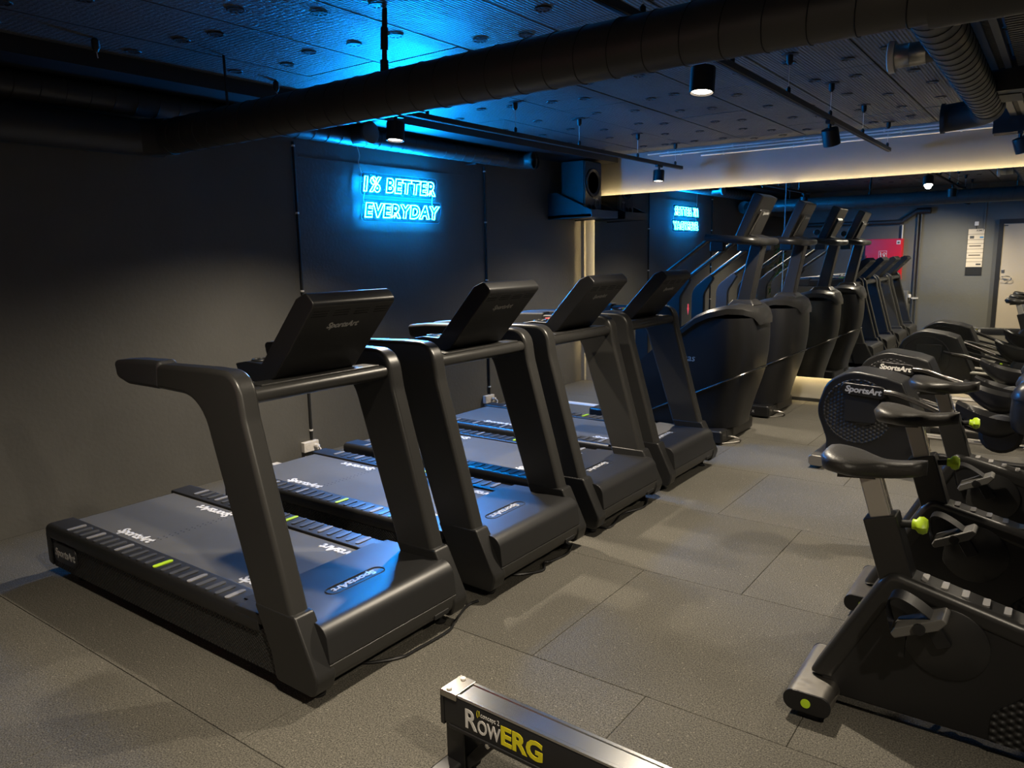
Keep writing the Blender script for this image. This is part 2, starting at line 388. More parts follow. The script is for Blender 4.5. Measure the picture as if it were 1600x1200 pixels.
# ------------------------------------------------------------------ mirror panels with the lit gap behind them
MZ0, MZ1 = 0.27, 2.292
edges = [-4.73, -2.437, -0.144, 2.149]
for i in range(3):
    x0, x1 = edges[i] + 0.003, edges[i + 1] - 0.003
    t = thing('wall_mirror', ['frameless mirror panel nearest the left wall, behind the stair climbers', 'frameless mirror panel right of the lit vertical joint, behind the elliptical trainers', 'frameless mirror panel at the end of the mirrored wall, past the machines'][i], 'mirror', ((x0 + x1) / 2, YM, MZ0), 'mirror panels on the far wall')
    h = (x1 - x0) / 2
    obox('mirror_glass', -h, h, 0, 0.006, 0, MZ1 - MZ0, M['mirror'], t)
    obox('backing_frame', -h + 0.05, h - 0.05, 0.006, YW - YM, 0.05, MZ1 - MZ0 - 0.05, M['deep'], t)
    obox('led_strip', -h + 0.04, h - 0.04, 0.02, 0.032, MZ1 - MZ0 - 0.05, MZ1 - MZ0 - 0.04, M['led'], t)
    obox('led_strip', -h + 0.04, h - 0.04, 0.02, 0.032, 0.04, 0.05, M['led'], t)
    if i == 0:
        obox('led_strip', -h + 0.036, -h + 0.046, 0.02, 0.032, 0.05, MZ1 - MZ0 - 0.05, M['led'], t)
    if i < 2:
        obox('edge_strip', h - 0.002, h + 0.008, -0.003, 0.004, 0, MZ1 - MZ0, M['mirroredge'], t)

# ------------------------------------------------------------------ back wall (seen in the mirror)
d = struct(obox('door_1', -1.0, -0.10, YB, YB + 0.03, 0.01, 2.01, M['doorp'], bevel=0.004))
obox('door_frame', -1.07, -1.0, YB, YB + 0.06, 0, 2.09, M['black'], d); obox('door_frame', -0.10, -0.03, YB, YB + 0.06, 0, 2.09, M['black'], d)
obox('door_frame', -1.0, -0.10, YB, YB + 0.06, 2.01, 2.09, M['black'], d)
bm = new(); tube(bm, spline([(-0.95, YB + 0.03, 1.06), (-0.95, YB + 0.085, 1.06), (-0.86, YB + 0.09, 1.06), (-0.81, YB + 0.088, 1.03), (-0.83, YB + 0.085, 0.985), (-0.92, YB + 0.08, 0.985)], 5), 0.009, 8)
h = obj('door_handle', bm, M['chrome'], d)
obox('lock_plate', -0.975, -0.925, YB + 0.03, YB + 0.038, 1.12, 1.18, M['steel'], d, 0.003)
obox('door_closer_plate', -0.99, -0.93, YB + 0.03, YB + 0.034, 1.965, 1.985, M['ink'], d)

t = thing('fire_hose_cabinet', 'red fire hose cabinet with a white hose symbol, seen in the mirror', 'cabinet', (-2.96, YB, 0.99))
obox('cabinet_body', -0.335, 0.335, 0, 0.18, 0, 0.80, M['red'], t, 0.006)
dr = obox('cabinet_door', -0.32, 0.32, 0.18, 0.192, 0.015, 0.785, M['red'], t, 0.003)
obox('symbol_frame', -0.075, 0.075, 0.192, 0.1935, 0.42, 0.57, M['white'], dr); obox('symbol_field', -0.066, 0.066, 0.1935, 0.195, 0.429, 0.561, M['red'], dr)
bm = new(); tube(bm, [(0.03 + 0.028 * math.cos(a), 0.196, 0.50 + 0.028 * math.sin(a)) for a in [k * PI / 8 for k in range(13)]], 0.007, 6); tube(bm, [(0.03, 0.196, 0.50), (0.03, 0.196, 0.445)], 0.012, 6); tube(bm, [(-0.04, 0.196, 0.545), (-0.03, 0.196, 0.45)], 0.009, 6); tube(bm, [(-0.055, 0.196, 0.5), (-0.02, 0.196, 0.51)], 0.006, 6)
obj('hose_symbol', bm, M['white'], dr)
sp_ = obox('paper_sticker', 0.235, 0.305, 0.192, 0.1935, 0.69, 0.765, M['white'], dr); obox('sticker_print', 0.25, 0.29, 0.1935, 0.1945, 0.705, 0.74, M['ink'], dr)
bm = new(); tube(bm, [(-0.30, 0.20, 0.3), (-0.30, 0.215, 0.34), (-0.30, 0.215, 0.44), (-0.30, 0.20, 0.48)], 0.008, 8); obj('cabinet_handle', bm, M['darksteel'], dr)
otube('supply_pipe', [(0.30, 0.05, 0.80), (0.30, 0.05, 1.06)], 0.016, M['conduit'], t)

t = thing('panel_radiator', 'grey ribbed panel radiator under the red cabinet, seen in the mirror', 'radiator', (-2.98, YB, 0.14))
obox('radiator_panel', -0.5, 0.5, 0.03, 0.10, 0.0, 0.64, M['radiator'], t, 0.008)
for k in range(24):
    x = -0.48 + k * 0.0417; obox('radiator_rib', x - 0.009, x + 0.009, 0.10, 0.112, 0.03, 0.61, M['radiator'], t)
bm = new(); lathe(bm, [(0.012, 0), (0.028, 0.005), (0.03, 0.05), (0.02, 0.07)], (0.525, 0.07, 0.50), 'z', 14); obj('thermostat_valve', bm, M['whitep'], t)
otube('valve_pipe', [(0.5, 0.07, 0.56), (0.55, 0.07, 0.56)], 0.012, M['conduit'], t)

t = thing('riser_pipe', 'pair of grey vertical heating pipes on the back wall, seen in the mirror', 'pipe', (-2.34, YB, 0))
otube('pipe', [(0, 0.05, 0.05), (0, 0.05, 2.25)], 0.017, M['pipe'], t); otube('pipe', [(-0.06, 0.05, 0.05), (-0.06, 0.05, 2.25)], 0.012, M['pipe'], t)
bm = new(); box(bm, -0.08, 0.03, 0, 0.07, 0.62, 0.65); obj('pipe_clip', bm, M['conduit'], t)
t = thing('heating_pipe', 'black horizontal pipe bending up to the duct on the back wall, seen in the mirror', 'pipe', (-2.66, YB, 2.11))
bm = new(); tube(bm, spline([(-1.9, 0.1, 0), (-1.0, 0.1, 0), (-0.08, 0.1, 0), (0.02, 0.1, 0.03), (0.26, 0.1, 0.2)], 5), 0.045, 12); obj('pipe_run', bm, M['duct'], t)
bm = new(); tube(bm, [(0.24, 0.1, 0.19), (0.48, 0.12, 0.19)], 0.06, 14); obj('pipe_coupling', bm, M['black'], t)
t = thing('wall_trunking', 'narrow grey cable trunk above the notice board, seen in the mirror', 'trunking', (-1.30, YB, 2.0))
obox('trunk', -0.015, 0.015, 0, 0.02, -0.08, 0.76, M['wall_back'], t, 0.003)
t = thing('light_switch', 'white socket outlet above the notice board, seen in the mirror', 'socket', (-1.425, YB, 1.99))
obox('socket_body', -0.035, 0.035, 0, 0.03, 0, 0.075, M['whitep'], t, 0.006); otube('lead', [(0, 0.02, 0), (0.0, 0.03, -0.06)], 0.006, M['deep'], t, 6)

t = thing('notice_board', 'cream notice board with printed rows and dark foot, seen in the mirror', 'notice', (-1.42, YB, 1.075))
obox('board_back', -0.135, 0.135, 0, 0.012, 0, 0.855, M['deep'], t, 0.002)
z = 0.855
for k, hh in enumerate((0.10, 0.10, 0.07, 0.10, 0.07, 0.10, 0.065, 0.10)):
    s_ = obox('sign_strip', -0.13, 0.13, 0.012, 0.018, z - hh + 0.006, z, M['paper'], t, 0.002)
    if k == 0: lettering('header_print', 'TIMER', 0.045, M['ink'], s_, (0.06, 0.0182, z - 0.03), (-1, 0, 0), (0, 0, 1))
    elif k == 1:
        obox('print_block', -0.10, -0.03, 0.018, 0.0188, z - 0.075, z - 0.025, M['ink'], s_); obox('print_block', 0.06, 0.12, 0.018, 0.0188, z - 0.07, z - 0.04, M['bluescr'], s_)
    elif k in (3, 5): obox('print_line', -0.10, 0.09, 0.018, 0.0188, z - 0.05, z - 0.032, M['bark'], s_)
    elif k == 7: obox('print_block', 0.03, 0.11, 0.018, 0.0188, z - 0.06, z - 0.03, M['ink'], s_)
    z -= hh

# plant at the back left corner (only the mirror shows it)
t = thing('potted_plant', 'leafy green potted plant in the corner, seen in the mirror', 'plant', (-4.60, 1.10, 0))
olathe('pot', [(0.0, 0.0), (0.13, 0.0), (0.17, 0.36), (0.18, 0.38), (0.16, 0.38), (0.155, 0.33), (0, 0.33)], (0, 0, 0), 'z', M['pot'], t)
for k in range(3):
    a = k * 2.1; otube('stem', [(0.03 * math.cos(a), 0.03 * math.sin(a), 0.32), (0.06 * math.cos(a), 0.06 * math.sin(a), 0.8), (0.10 * math.cos(a + .5), 0.10 * math.sin(a + .5), 1.35)], 0.014, M['bark'], t, 7)
lm = []
for m_ in (M['leaf'], M['leaf2']):
    bm = new(); P = []
    for k in range(5):
        u = k / 4; w = 0.028 * math.sin(PI * min(1, u * 0.92 + 0.08)) ; zz = -0.05 * u * u
        P.append((bm.verts.new((u * 0.15, -w, zz + w * 0.3)), bm.verts.new((u * 0.15, 0, zz)), bm.verts.new((u * 0.15, w, zz + w * 0.3))))
    for a, b in zip(P, P[1:]):
        bm.faces.new((a[0], b[0], b[1], a[1])); bm.faces.new((a[1], b[1], b[2], a[2]))
    me = bpy.data.meshes.new('leaf'); bm.to_mesh(me); bm.free(); me.materials.append(m_); lm.append(me)
for k in range(290):
    o = bpy.data.objects.new('leaf', lm[0 if random.random() < 0.65 else 1]); C.objects.link(o); o.parent = t
    a = random.uniform(0, 2 * PI); rr = 0.15 * math.sqrt(random.random()); zz = random.uniform(0.42, 1.72); rr *= (1 - max(0, (zz - 1.2) / 0.9))
    o.location = (rr * math.cos(a), rr * math.sin(a), zz); o.rotation_euler = (random.uniform(-.5, .5), random.uniform(-.5, .8), a + random.uniform(-.8, .8)); s_ = random.uniform(0.5, 0.95); o.scale = (s_, s_, s_)

# ================================================================== CEILING SERVICES
# big duct across the room
t = thing('ventilation_duct', 'large black round duct crossing under the ceiling', 'duct', (-1.0, 2.72, 2.375))
DR = 0.105
otube('duct_pipe', [(-3.62, 0, 0), (0.62, 0, 0)], DR, M['duct'], t, 40)
otube('collar', [(0.60, 0, 0), (4.29, 0, 0)], DR + 0.014, M['duct'], t, 40)
for k in range(29):
    x = -3.5 + k * 0.145
    bm = new(); a = [( x + 0.02 * math.sin(q), (DR + 0.001) * math.cos(q), (DR + 0.001) * math.sin(q)) for q in [2 * PI * i / 40 for i in range(40)]]
    tube(bm, a + [a[0]], 0.0022, 4, cap=False); obj('duct_seam', bm, M['ductdark'], t)
bm = new(); tube(bm, spline([(-3.60, 0, 0), (-3.66, -0.02, 0), (-3.76, -0.09, 0), (-3.79, -0.2, 0), (-3.79, -2.9, 0)], 6), DR + 0.006, 32); obj('duct_bend', bm, M['duct'], t)
bm = new(); tube(bm, [(-1.72, 0, DR), (-1.70, 0, 0.40)], 0.012, 8); tube(bm, [(-1.715, 0, 0.2), (-1.708, 0, 0.3)], 0.018, 8); tube(bm, [(-1.72, 0, DR - 0.01), (-1.718, 0, DR + 0.05)], 0.02, 8)
obj('hanger_rod', bm, M['black'], t)
for x in (-3.0, 0.3, 2.4): otube('hanger_rod', [(x, 0, DR), (x, 0, 0.40)], 0.008, M['black'], t, 6)
# small duct along the left wall with capped branch and elbow outlet
t = thing('wall_duct', 'slim black spiral duct along the left wall above the neon sign', 'duct', (-4.80, 5.0, 2.585))
r = 0.078
otube('duct_pipe', [(0, -3.2, 0), (0, 1.55, 0)], r, M['duct'], t, 28)
for k in range(34):
    y = -3.1 + k * 0.138
    bm = new(); a = [((r + .001) * math.cos(q), y + 0.012 * math.sin(q), (r + .001) * math.sin(q)) for q in [2 * PI * i / 28 for i in range(28)]]; tube(bm, a + [a[0]], 0.0022, 4, cap=False); obj('duct_seam', bm, M['ductdark'], t)
bm = new(); tube(bm, spline([(0, 1.53, 0), (0.005, 1.64, 0), (0.05, 1.74, 0), (0.16, 1.78, 0)], 6), r + 0.004, 28, cap=False); tube(bm, [(0.15, 1.779, 0), (0.175, 1.78, 0)], r + 0.012, 28, cap=False)
obj('elbow_outlet', bm, M['duct'], t)
bm = new(); tube(bm, [(0, -0.62, 0), (0.22, -0.62, 0)], r * 0.9, 24); obj('branch', bm, M['duct'], t)
olathe('branch_cap', [(0.0, 0.215), (0.088, 0.215), (0.088, 0.24), (0.08, 0.246), (0, 0.246)], (0, -0.62, 0), 'x', M['pipe'], t, 28)
bm = new(); box(bm, -0.13, 0.0, 1.0, 1.03, -0.09, -0.08); obj('duct_bracket', bm, M['black'], t)
# short duct with elbow at the right
t = thing('spiral_duct', 'black spiral duct with downturned elbow and silver stub under the ceiling', 'duct', (-0.545, 4.2, 2.575))
r = 0.095
otube('duct_pipe', [(0, -1.33, 0), (0, 2.2, 0)], r, M['duct'], t, 28)
for k in range(27):
    y = -1.28 + k * 0.128
    bm = new(); a = [((r + .001) * math.cos(q), y + 0.02 * math.sin(q), (r + .001) * math.sin(q)) for q in [2 * PI * i / 28 for i in range(28)]]; tube(bm, a + [a[0]], 0.0025, 4, cap=False); obj('duct_seam', bm, M['ductdark'], t)
bm = new(); tube(bm, spline([(0, 2.18, 0), (0, 2.33, 0), (-0.05, 2.46, 0), (-0.17, 2.50, -0.01), (-0.30, 2.50, -0.02)], 6), r + 0.004, 28, cap=False); tube(bm, [(-0.29, 2.50, -0.02), (-0.315, 2.50, -0.02)], r + 0.014, 28, cap=False); obj('elbow_outlet', bm, M['ductdark'], t)
bm = new(); lathe(bm, [(0.05, -0.05), (0.055, -0.20), (0.055, -0.20)], (0, 0.3, 0.0), 'x', 24); obj('branch', bm, M['pipe'], t)
olathe('branch_sleeve', [(0.056, -0.12), (0.058, -0.19), (0.062, -0.195), (0.058, -0.20), (0.058, -0.26), (0.056, -0.262)], (0, 0.3, 0), 'x', M['galv'], t, 28)
olathe('branch_cap', [(0.078, -0.262), (0.08, -0.29), (0.07, -0.296), (0, -0.296)], (0, 0.3, 0), 'x', M['conduit'], t, 28)
obox('duct_bracket', 0.06, 0.22, 1.75, 2.05, -0.02, 0.2, M['black'], t)

# lighting tracks with suspension wires
def track(x, y0, y1, wires, label):
    t = thing('light_track', label, 'light track', (x, y0, 2.50), 'lighting tracks hung from the ceiling')
    obox('track_rail', -0.018, 0.018, 0, y1 - y0, 0, 0.034, M['black'], t, 0.003)
    obox('track_groove', -0.007, 0.007, 0.01, y1 - y0 - 0.01, -0.002, 0.001, M['deep'], t)
    for y in wires:
        w = otube('suspension_wire', [(0, y - y0, 0.03), (0, y - y0, ZC - 2.50)], 0.0022, M['conduit'], t, 5)
        bm = new(); lathe(bm, [(0.05, 0.0), (0.05, -0.004), (0.02, -0.006), (0.02, -0.045), (0.008, -0.062)], (0, y - y0, ZC - 2.50 - 0.002), 'z', 12); obj('wire_anchor', bm, M['black'], w)
        bm = new(); lathe(bm, [(0.006, 0.0), (0.013, 0.004), (0.013, 0.03), (0.004, 0.04)], (0, y - y0, 0.034), 'z', 10); obj('wire_grip', bm, M['black'], w)
    return t
track(-3.52, 3.3, 8.02, (3.9, 4.9, 5.85, 6.96, 7.85), 'black light track hung over the treadmill ends, nearer the neon sign')
track(-1.45, 0.2, 8.05, (0.9, 1.9, 2.9, 3.9, 4.85, 5.85, 6.9, 7.95), 'black light track crossing above the large duct, over the aisle')
track(0.62, 0.2, 8.05, (0.9, 2.9, 4.9, 7.4), 'black light track outside the picture over the bikes')
# track lamps
def lamp(x, y, label, aim=(0, 0, -1), watts=SPOT_W, lit=True):
    t = thing('track_spotlight', label, 'spotlight', (x, y, 2.50), 'spotlights on the tracks')
    bm = new(); box(bm, -0.016, 0.016, -0.06, 0.06, -0.022, 0.0); obj('track_adapter', bm, M['black'], t, 0.002)
    otube('swivel', [(0, 0, -0.02), (0, 0, -0.05)], 0.012, M['black'], t, 8)
    a = Vector(aim).normalized(); q = Vector((0, 0, -1)).rotation_difference(a)
    hd = Vector((0, 0, -0.05))
    bm = new(); lathe(bm, [(0.03, 0.0), (0.056, -0.004), (0.058, -0.012), (0.058, -0.118), (0.052, -0.118), (0.050, -0.105), (0.0, -0.105)], (0, 0, 0), 'z', 24)
    bmesh.ops.rotate(bm, verts=bm.verts, matrix=q.to_matrix()); bmesh.ops.translate(bm, verts=bm.verts, vec=hd)
    can = obj('lamp_body', bm, M['black'], t)
    bm = new(); lathe(bm, [(0.047, -0.108), (0.047, -0.109), (0, -0.111)], (0, 0, 0), 'z', 20)
    bmesh.ops.rotate(bm, verts=bm.verts, matrix=q.to_matrix()); bmesh.ops.translate(bm, verts=bm.verts, vec=hd)
    obj('lamp_lens', bm, M['lens'], can)
    if lit:
        L = bpy.data.lights.new('lamp_light', 'SPOT'); L.energy = watts; L.color = SPOT_COL; L.spot_size = math.radians(132); L.spot_blend = 0.85; L.shadow_soft_size = 0.035
        lo = bpy.data.objects.new('lamp_light', L); C.objects.link(lo); lo.parent = t
        lo.location = hd + a * 0.125; lo.rotation_euler = q.to_euler()
    return t
lamp(-3.52, 3.60, 'lit black track spotlight beside the round duct cap, over the treadmills', (0.0, -0.1, -1))
lamp(-3.52, 7.45, 'lit small black track spotlight right of the wall speaker', (0.0, -0.1, -1), SPOT_W * 0.65)
lamp(-1.45, 3.53, 'brightest lit track spotlight just under the large duct', (0.0, -0.12, -1))
lamp(-1.45, 5.85, 'black track spotlight seen unlit from behind, over the aisle', (0.1, 0.42, -1), SPOT_W * 0.9)
lamp(-1.45, 1.15, 'track spotlight above the rowing machine, out of the picture', (-0.35, -0.40, -1), SPOT_W * 0.68)
lamp(0.62, 5.2, 'track spotlight over the elliptical trainers, out of the picture', (-0.1, 0.0, -1), SPOT_W * 0.8)
lamp(0.62, 1.3, 'unseen track spotlight added over the bikes for camera-side light', (-0.4, -0.3, -1), SPOT_W * 0.75)  # lamp outside the view, added to light things from the camera side
lamp(-0.39, 7.40, 'black can spotlight at the right edge beside the ceiling grille', (0.3, 0.3, -1), SPOT_W * 0.4)

# wire hooks in the dark corner
for (x, y, lb) in ((-4.2, 2.1, 'small black ceiling hook with a hanging wire, in the dark corner'), (-4.3, 3.3, 'small black ceiling hook beside the big duct, in the blue light')):
    t = thing('ceiling_hook', lb, 'hook', (x, y, ZC - 0.002))
    olathe('hook_body', [(0.008, 0), (0.02, -0.01), (0.02, -0.05), (0.008, -0.07)], (0, 0, 0), 'z', M['black'], t, 10); otube('hook_wire', [(0, 0, -0.06), (0.01, 0, -0.10)], 0.003, M['conduit'], t, 5)

# pale conduits along the far wall
for k, (z, x0) in enumerate(((2.728, -4.05), (2.70, -3.9), (2.662, -3.40))):
    t = thing('conduit', ['topmost of the pale conduits along the far wall, at the ceiling', 'middle pale conduit along the far wall', 'lowest and shortest pale conduit along the far wall'][k], 'conduit', (x0, YW - 0.02, z), 'conduits along the far wall')
    otube('conduit_pipe', [(0, 0, 0), (XR - x0 - 0.01, 0, 0)], 0.0095, M['conduit'], t, 10)
    for j in range(5):
        x = 0.25 + j * 0.75; obox('conduit_clip', x, x + 0.015, -0.012, 0.02, -0.0125, 0.0115, M['conduit'], t)
# metal slatted ceiling strip at the right, with two black cross beams
t = thing('ceiling_grille', 'dark ribbed metal ceiling grille at the top right', 'grille', (-0.5, 0.0, 2.70))
for x0, x1 in ((0.0, 0.05), (0.085, 0.12)): obox('edge_rail', x0, x1, YB + 0.02, YW - 0.02, -0.01, 0.02, M['slat'], t)
bm = new()
for k in range(170):
    y = YB + 0.05 + k * 0.048; box(bm, 0.15, 1.3, y, y + 0.022, -0.006, 0.012)
o = obj('grille_slats', bm, M['slat'], t, smooth=False); o['kind'] = 'stuff'
bm = new()
for k in range(280):
    y = YB + 0.05 + k * 0.029; box(bm, 0.053, 0.082, y, y + 0.012, -0.004, 0.008)
o = obj('edge_rungs', bm, M['slat'], t, smooth=False); o['kind'] = 'stuff'
for y in (5.9, 6.9, 8.0):
    if y != 6.9: struct(obox('trim_%d' % (4 + int(y > 6)), -0.62, XR, y - 0.09, y + 0.09, 2.56, ZC, M['black']))
    else: obox('cross_bar', 0.0, 1.3, y - 0.012, y + 0.012, -0.02, 0.0, M['slat'], t)

# ================================================================== LEFT WALL THINGS
# neon sign
t = thing('neon_sign', 'glowing blue outline neon sign reading 1% BETTER EVERYDAY on the left wall', 'neon sign', (XL, 5.04, 2.10))
def neon_line(s, y0, y1, zc, h):
    cu = bpy.data.curves.new('neon_letters', 'FONT'); cu.body = s; cu.size = 1.0; cu.offset = 0.05; cu.shear = 0.18; cu.align_x = 'LEFT'; cu.resolution_u = 4; cu.space_character = 1.2
    o = bpy.data.objects.new('tmp', cu); C.objects.link(o)
    bpy.context.view_layer.update()
    dg = bpy.context.evaluated_depsgraph_get(); me = bpy.data.meshes.new_from_object(o.evaluated_get(dg))
    # outlines of the filled letters become tubes
    bm = new(); bm.from_mesh(me); bmesh.ops.remove_doubles(bm, verts=bm.verts, dist=1e-5)
    be = [e for e in bm.edges if e.is_boundary]
    adj = {}
    for e in be:
        for a, b in ((e.verts[0], e.verts[1]), (e.verts[1], e.verts[0])): adj.setdefault(a, []).append(b)
    seen = set(); loops = []
    for v in adj:
        if v in seen: continue
        lp = [v]; seen.add(v); cur = v
        while True:
            nx = [w for w in adj[cur] if w not in seen]
            if not nx: break
            cur = nx[0]; seen.add(cur); lp.append(cur)
        loops.append([w.co.copy() for w in lp])
    xs_ = [c.x for l in loops for c in l]; ys_ = [c.y for l in loops for c in l]
    ax, bx, ay, by = min(xs_), max(xs_), min(ys_), max(ys_)
    bm.free(); bpy.data.objects.remove(o); bpy.data.meshes.remove(me)
    out = new(); shield_bm = new()
    for l in loops:
        P = [Vector((0.045, y0 + (c.x - ax) / (bx - ax) * (y1 - y0), zc - h / 2 + (c.y - ay) / (by - ay) * h)) for c in l]
        Q = []
        for i in range(len(P)):
            a, b = P[i], P[(i + 1) % len(P)]
            if not Q or (Q[-1] - a).length > 0.002: Q.append(a)
        if len(Q) < 3: continue
        tube(out, Q + [Q[0]], 0.0042, 6, cap=False)
        tube(shield_bm, [q - Vector((0.0042, 0, 0)) for q in Q + [Q[0]]], 0.0053, 6, cap=False)  # dark tube added behind the neon to keep its light off the wall
    nl = obj('neon_letters', out, M['neon'], t); obj('tube_shield', shield_bm, M['shield'], nl); return nl
neon_line('1% BETTER', -0.455, 0.45, 0.128, 0.128)
neon_line('EVERYDAY', -0.455, 0.505, -0.090, 0.122)
for zc, a, b in ((0.128, -0.49, 0.50), (-0.090, -0.49, 0.55)):
    bm = new(); prism(bm, fillet([(a, zc - 0.095, 0.03), (b - 0.04, zc - 0.095, 0.03), (b, zc + 0.095, 0.03), (a + 0.03, zc + 0.095, 0.03)]), 0.032, 0.037, 'x'); ab = obj('acrylic_back', bm, M['acrylic'], t)
    P_ = [(0.0345, y_, z_) for y_, z_ in fillet([(a, zc - 0.095, 0.03), (b - 0.04, zc - 0.095, 0.03), (b, zc + 0.095, 0.03), (a + 0.03, zc + 0.095, 0.03)])]
    bm = new(); tube(bm, P_ + [P_[0]], 0.0018, 5, cap=False); obj('lit_edge', bm, M['edge'], ab)
for y, z in ((-0.45, 0.2), (0.42, 0.2), (-0.45, -0.15), (0.45, -0.15)):
    bm = new(); lathe(bm, [(0.008, 0.0), (0.008, 0.04)], (0, y, z), 'x', 8); obj('standoff', bm, M['chrome'], t)
for P_ in ([(0.02, -0.45, 0.22), (0.015, -0.47, 0.30), (0.02, -0.46, 0.36), (0.015, -0.48, 0.44)], [(0.02, -0.42, 0.06), (0.02, -0.44, 0.0), (0.02, -0.43, -0.03)], [(0.02, 0.44, 0.06), (0.02, 0.43, 0.0), (0.02, 0.44, -0.03)]):
    otube('sign_cable', spline(P_, 5), 0.0045, M['conduit'], t, 6)

# wall cable drops with clips and sockets
for k, (y, z0, z1, lb) in enumerate(((3.90, 0.13, 2.50, 'black cable drop with white clips between the near treadmills'), (6.30, 0.12, 2.50, 'black cable drop with white clips behind the second treadmill console'))):
    t = thing('cable_drop', lb, 'cable', (XL, y, 0))
    bm = new(); tube(bm, [(0.012, 0, z0), (0.012, 0, z1)], 0.011, 8); obj('cable', bm, M['deep'], t)
    for z in ((0.21, 0.80, 1.35, 1.96, 2.47) if k == 0 else (0.21, 0.8, 1.35, 1.945, 2.457)):
        bm = new(); lathe(bm, [(0.013, -0.007), (0.016, -0.006), (0.016, 0.006), (0.013, 0.007)], (0.012, 0, z), 'z', 10); obj('cable_clip', bm, M['whitep'], t)
    t = thing('wall_socket', ['white wall socket with a looped white plug lead, behind the first treadmill', 'white wall socket with a plug, behind the second treadmill'][k], 'socket', (XL, y - 0.03, 0.04))
    b = obox('socket_box', 0, 0.045, -0.075, 0.075, 0, 0.085, M['whitep'], t, 0.006)
    for s_ in (-0.035, 0.035):
        bm = new(); lathe(bm, [(0.022, 0.045), (0.022, 0.047), (0.018, 0.047), (0.017, 0.046), (0, 0.046)], (0, s_, 0.045), 'x', 16); obj('socket_face', bm, M['whitep'], b)
    olathe('plug', [(0.014, 0.046), (0.018, 0.05), (0.017, 0.085), (0.008, 0.09)], (0, 0.035, 0.045), 'x', M['whitep'], t, 14)
    bm = new(); tube(bm, spline([(0.085, 0.035, 0.045), (0.12, 0.03, 0.02), (0.12, -0.02, -0.015), (0.06, -0.05, -0.03), (0.03, -0.06, -0.035)], 6), 0.005, 6); obj('plug_lead', bm, M['whitep'], t)
for i, (x, y, lb) in enumerate(((-4.80, 3.50, 'white power adapter on the floor behind the second treadmill'), (-4.78, 5.06, 'white power adapter on the floor behind the third treadmill'))):
    t = thing('power_adapter', lb, 'adapter', (x, y, 0)); obox('adapter_body', -0.11, 0.11, -0.035, 0.035, 0.0, 0.03, M['whitep'], t, 0.008); otube('adapter_lead', [(-0.11, 0, 0.012), (-0.135, 0.01, 0.008)], 0.005, M['whitep'], t, 6)
t = thing('cable_cover', 'white flat cable cover on the floor between last treadmill and stair climber', 'cable cover', (-4.15, 6.88, 0))
bm = new(); prism(bm, [(-0.035, 0.0), (0.035, 0.0), (0.022, 0.014), (-0.022, 0.014)], -0.28, 0.30, 'x'); obj('cover_strip', bm, M['whitep'], t)
obox('cover_end', 0.30, 0.36, -0.04, 0.04, 0, 0.018, M['deep'], t, 0.003)

# speaker and its shelf
t = thing('speaker_shelf', 'black wedge-sided wall shelf carrying the speaker', 'shelf', (XL, 7.50, 2.0))
obox('shelf_board', 0, 0.58, 0, 0.615, 0.015, 0.05, M['black'], t, 0.003)
obox('shelf_lip', 0.565, 0.585, 0.0, 0.615, 0.012, 0.095, M['pipe'], t, 0.003)
for y in (0.0, 0.595): oprism('gusset', [(0, 0), (0.575, 0.012), (0.575, 0.092), (0.12, 0.30), (0, 0.30)], y, y + 0.02, M['black'], t, 0.002)
t = thing('wall_speaker', 'black two-way loudspeaker on the wall shelf in the far corner', 'speaker', (XL + 0.12, 7.60, 2.052))
sb = obox('cabinet', 0, 0.30, 0, 0.40, 0, 0.60, M['black'], t, 0.008)
bf = obox('baffle', 0.30, 0.312, 0.012, 0.388, 0.012, 0.588, M['plast'], t, 0.004)
olathe('woofer', [(0.165, 0.312), (0.165, 0.322), (0.15, 0.325), (0.14, 0.318), (0.05, 0.29), (0.045, 0.30), (0.0, 0.312)], (0, 0.20, 0.36), 'x', M['cone'], t, 32)
olathe('tweeter', [(0.05, 0.312), (0.05, 0.318), (0.04, 0.314), (0.0, 0.318)], (0, 0.27, 0.125), 'x', M['cone'], t, 24)
for y in (0.1, 0.2): olathe('bass_port', [(0.045, 0.312), (0.045, 0.316), (0.036, 0.316), (0.03, 0.305), (0, 0.30)], (0, y, 0.07), 'x', M['deep'], t, 20)
obox('speaker_badge', 0.312, 0.315, 0.24, 0.31, 0.16, 0.18, M['silver'], t, 0.002)

t = tag(oprism('arrow_sticker', [(-0.012, 0.02), (-0.024, 0.02), (0, -0.07), (0.024, 0.02), (0.012, 0.02), (0.012, 0.07), (-0.012, 0.07)][0:7], -0.002, 0.0, M['redp']), 'small red arrow sticker pointing down on the mirror', 'sticker')
t.location = (-3.49, YM, 0.95); t.scale = (0.55, 0.5, 0.9)

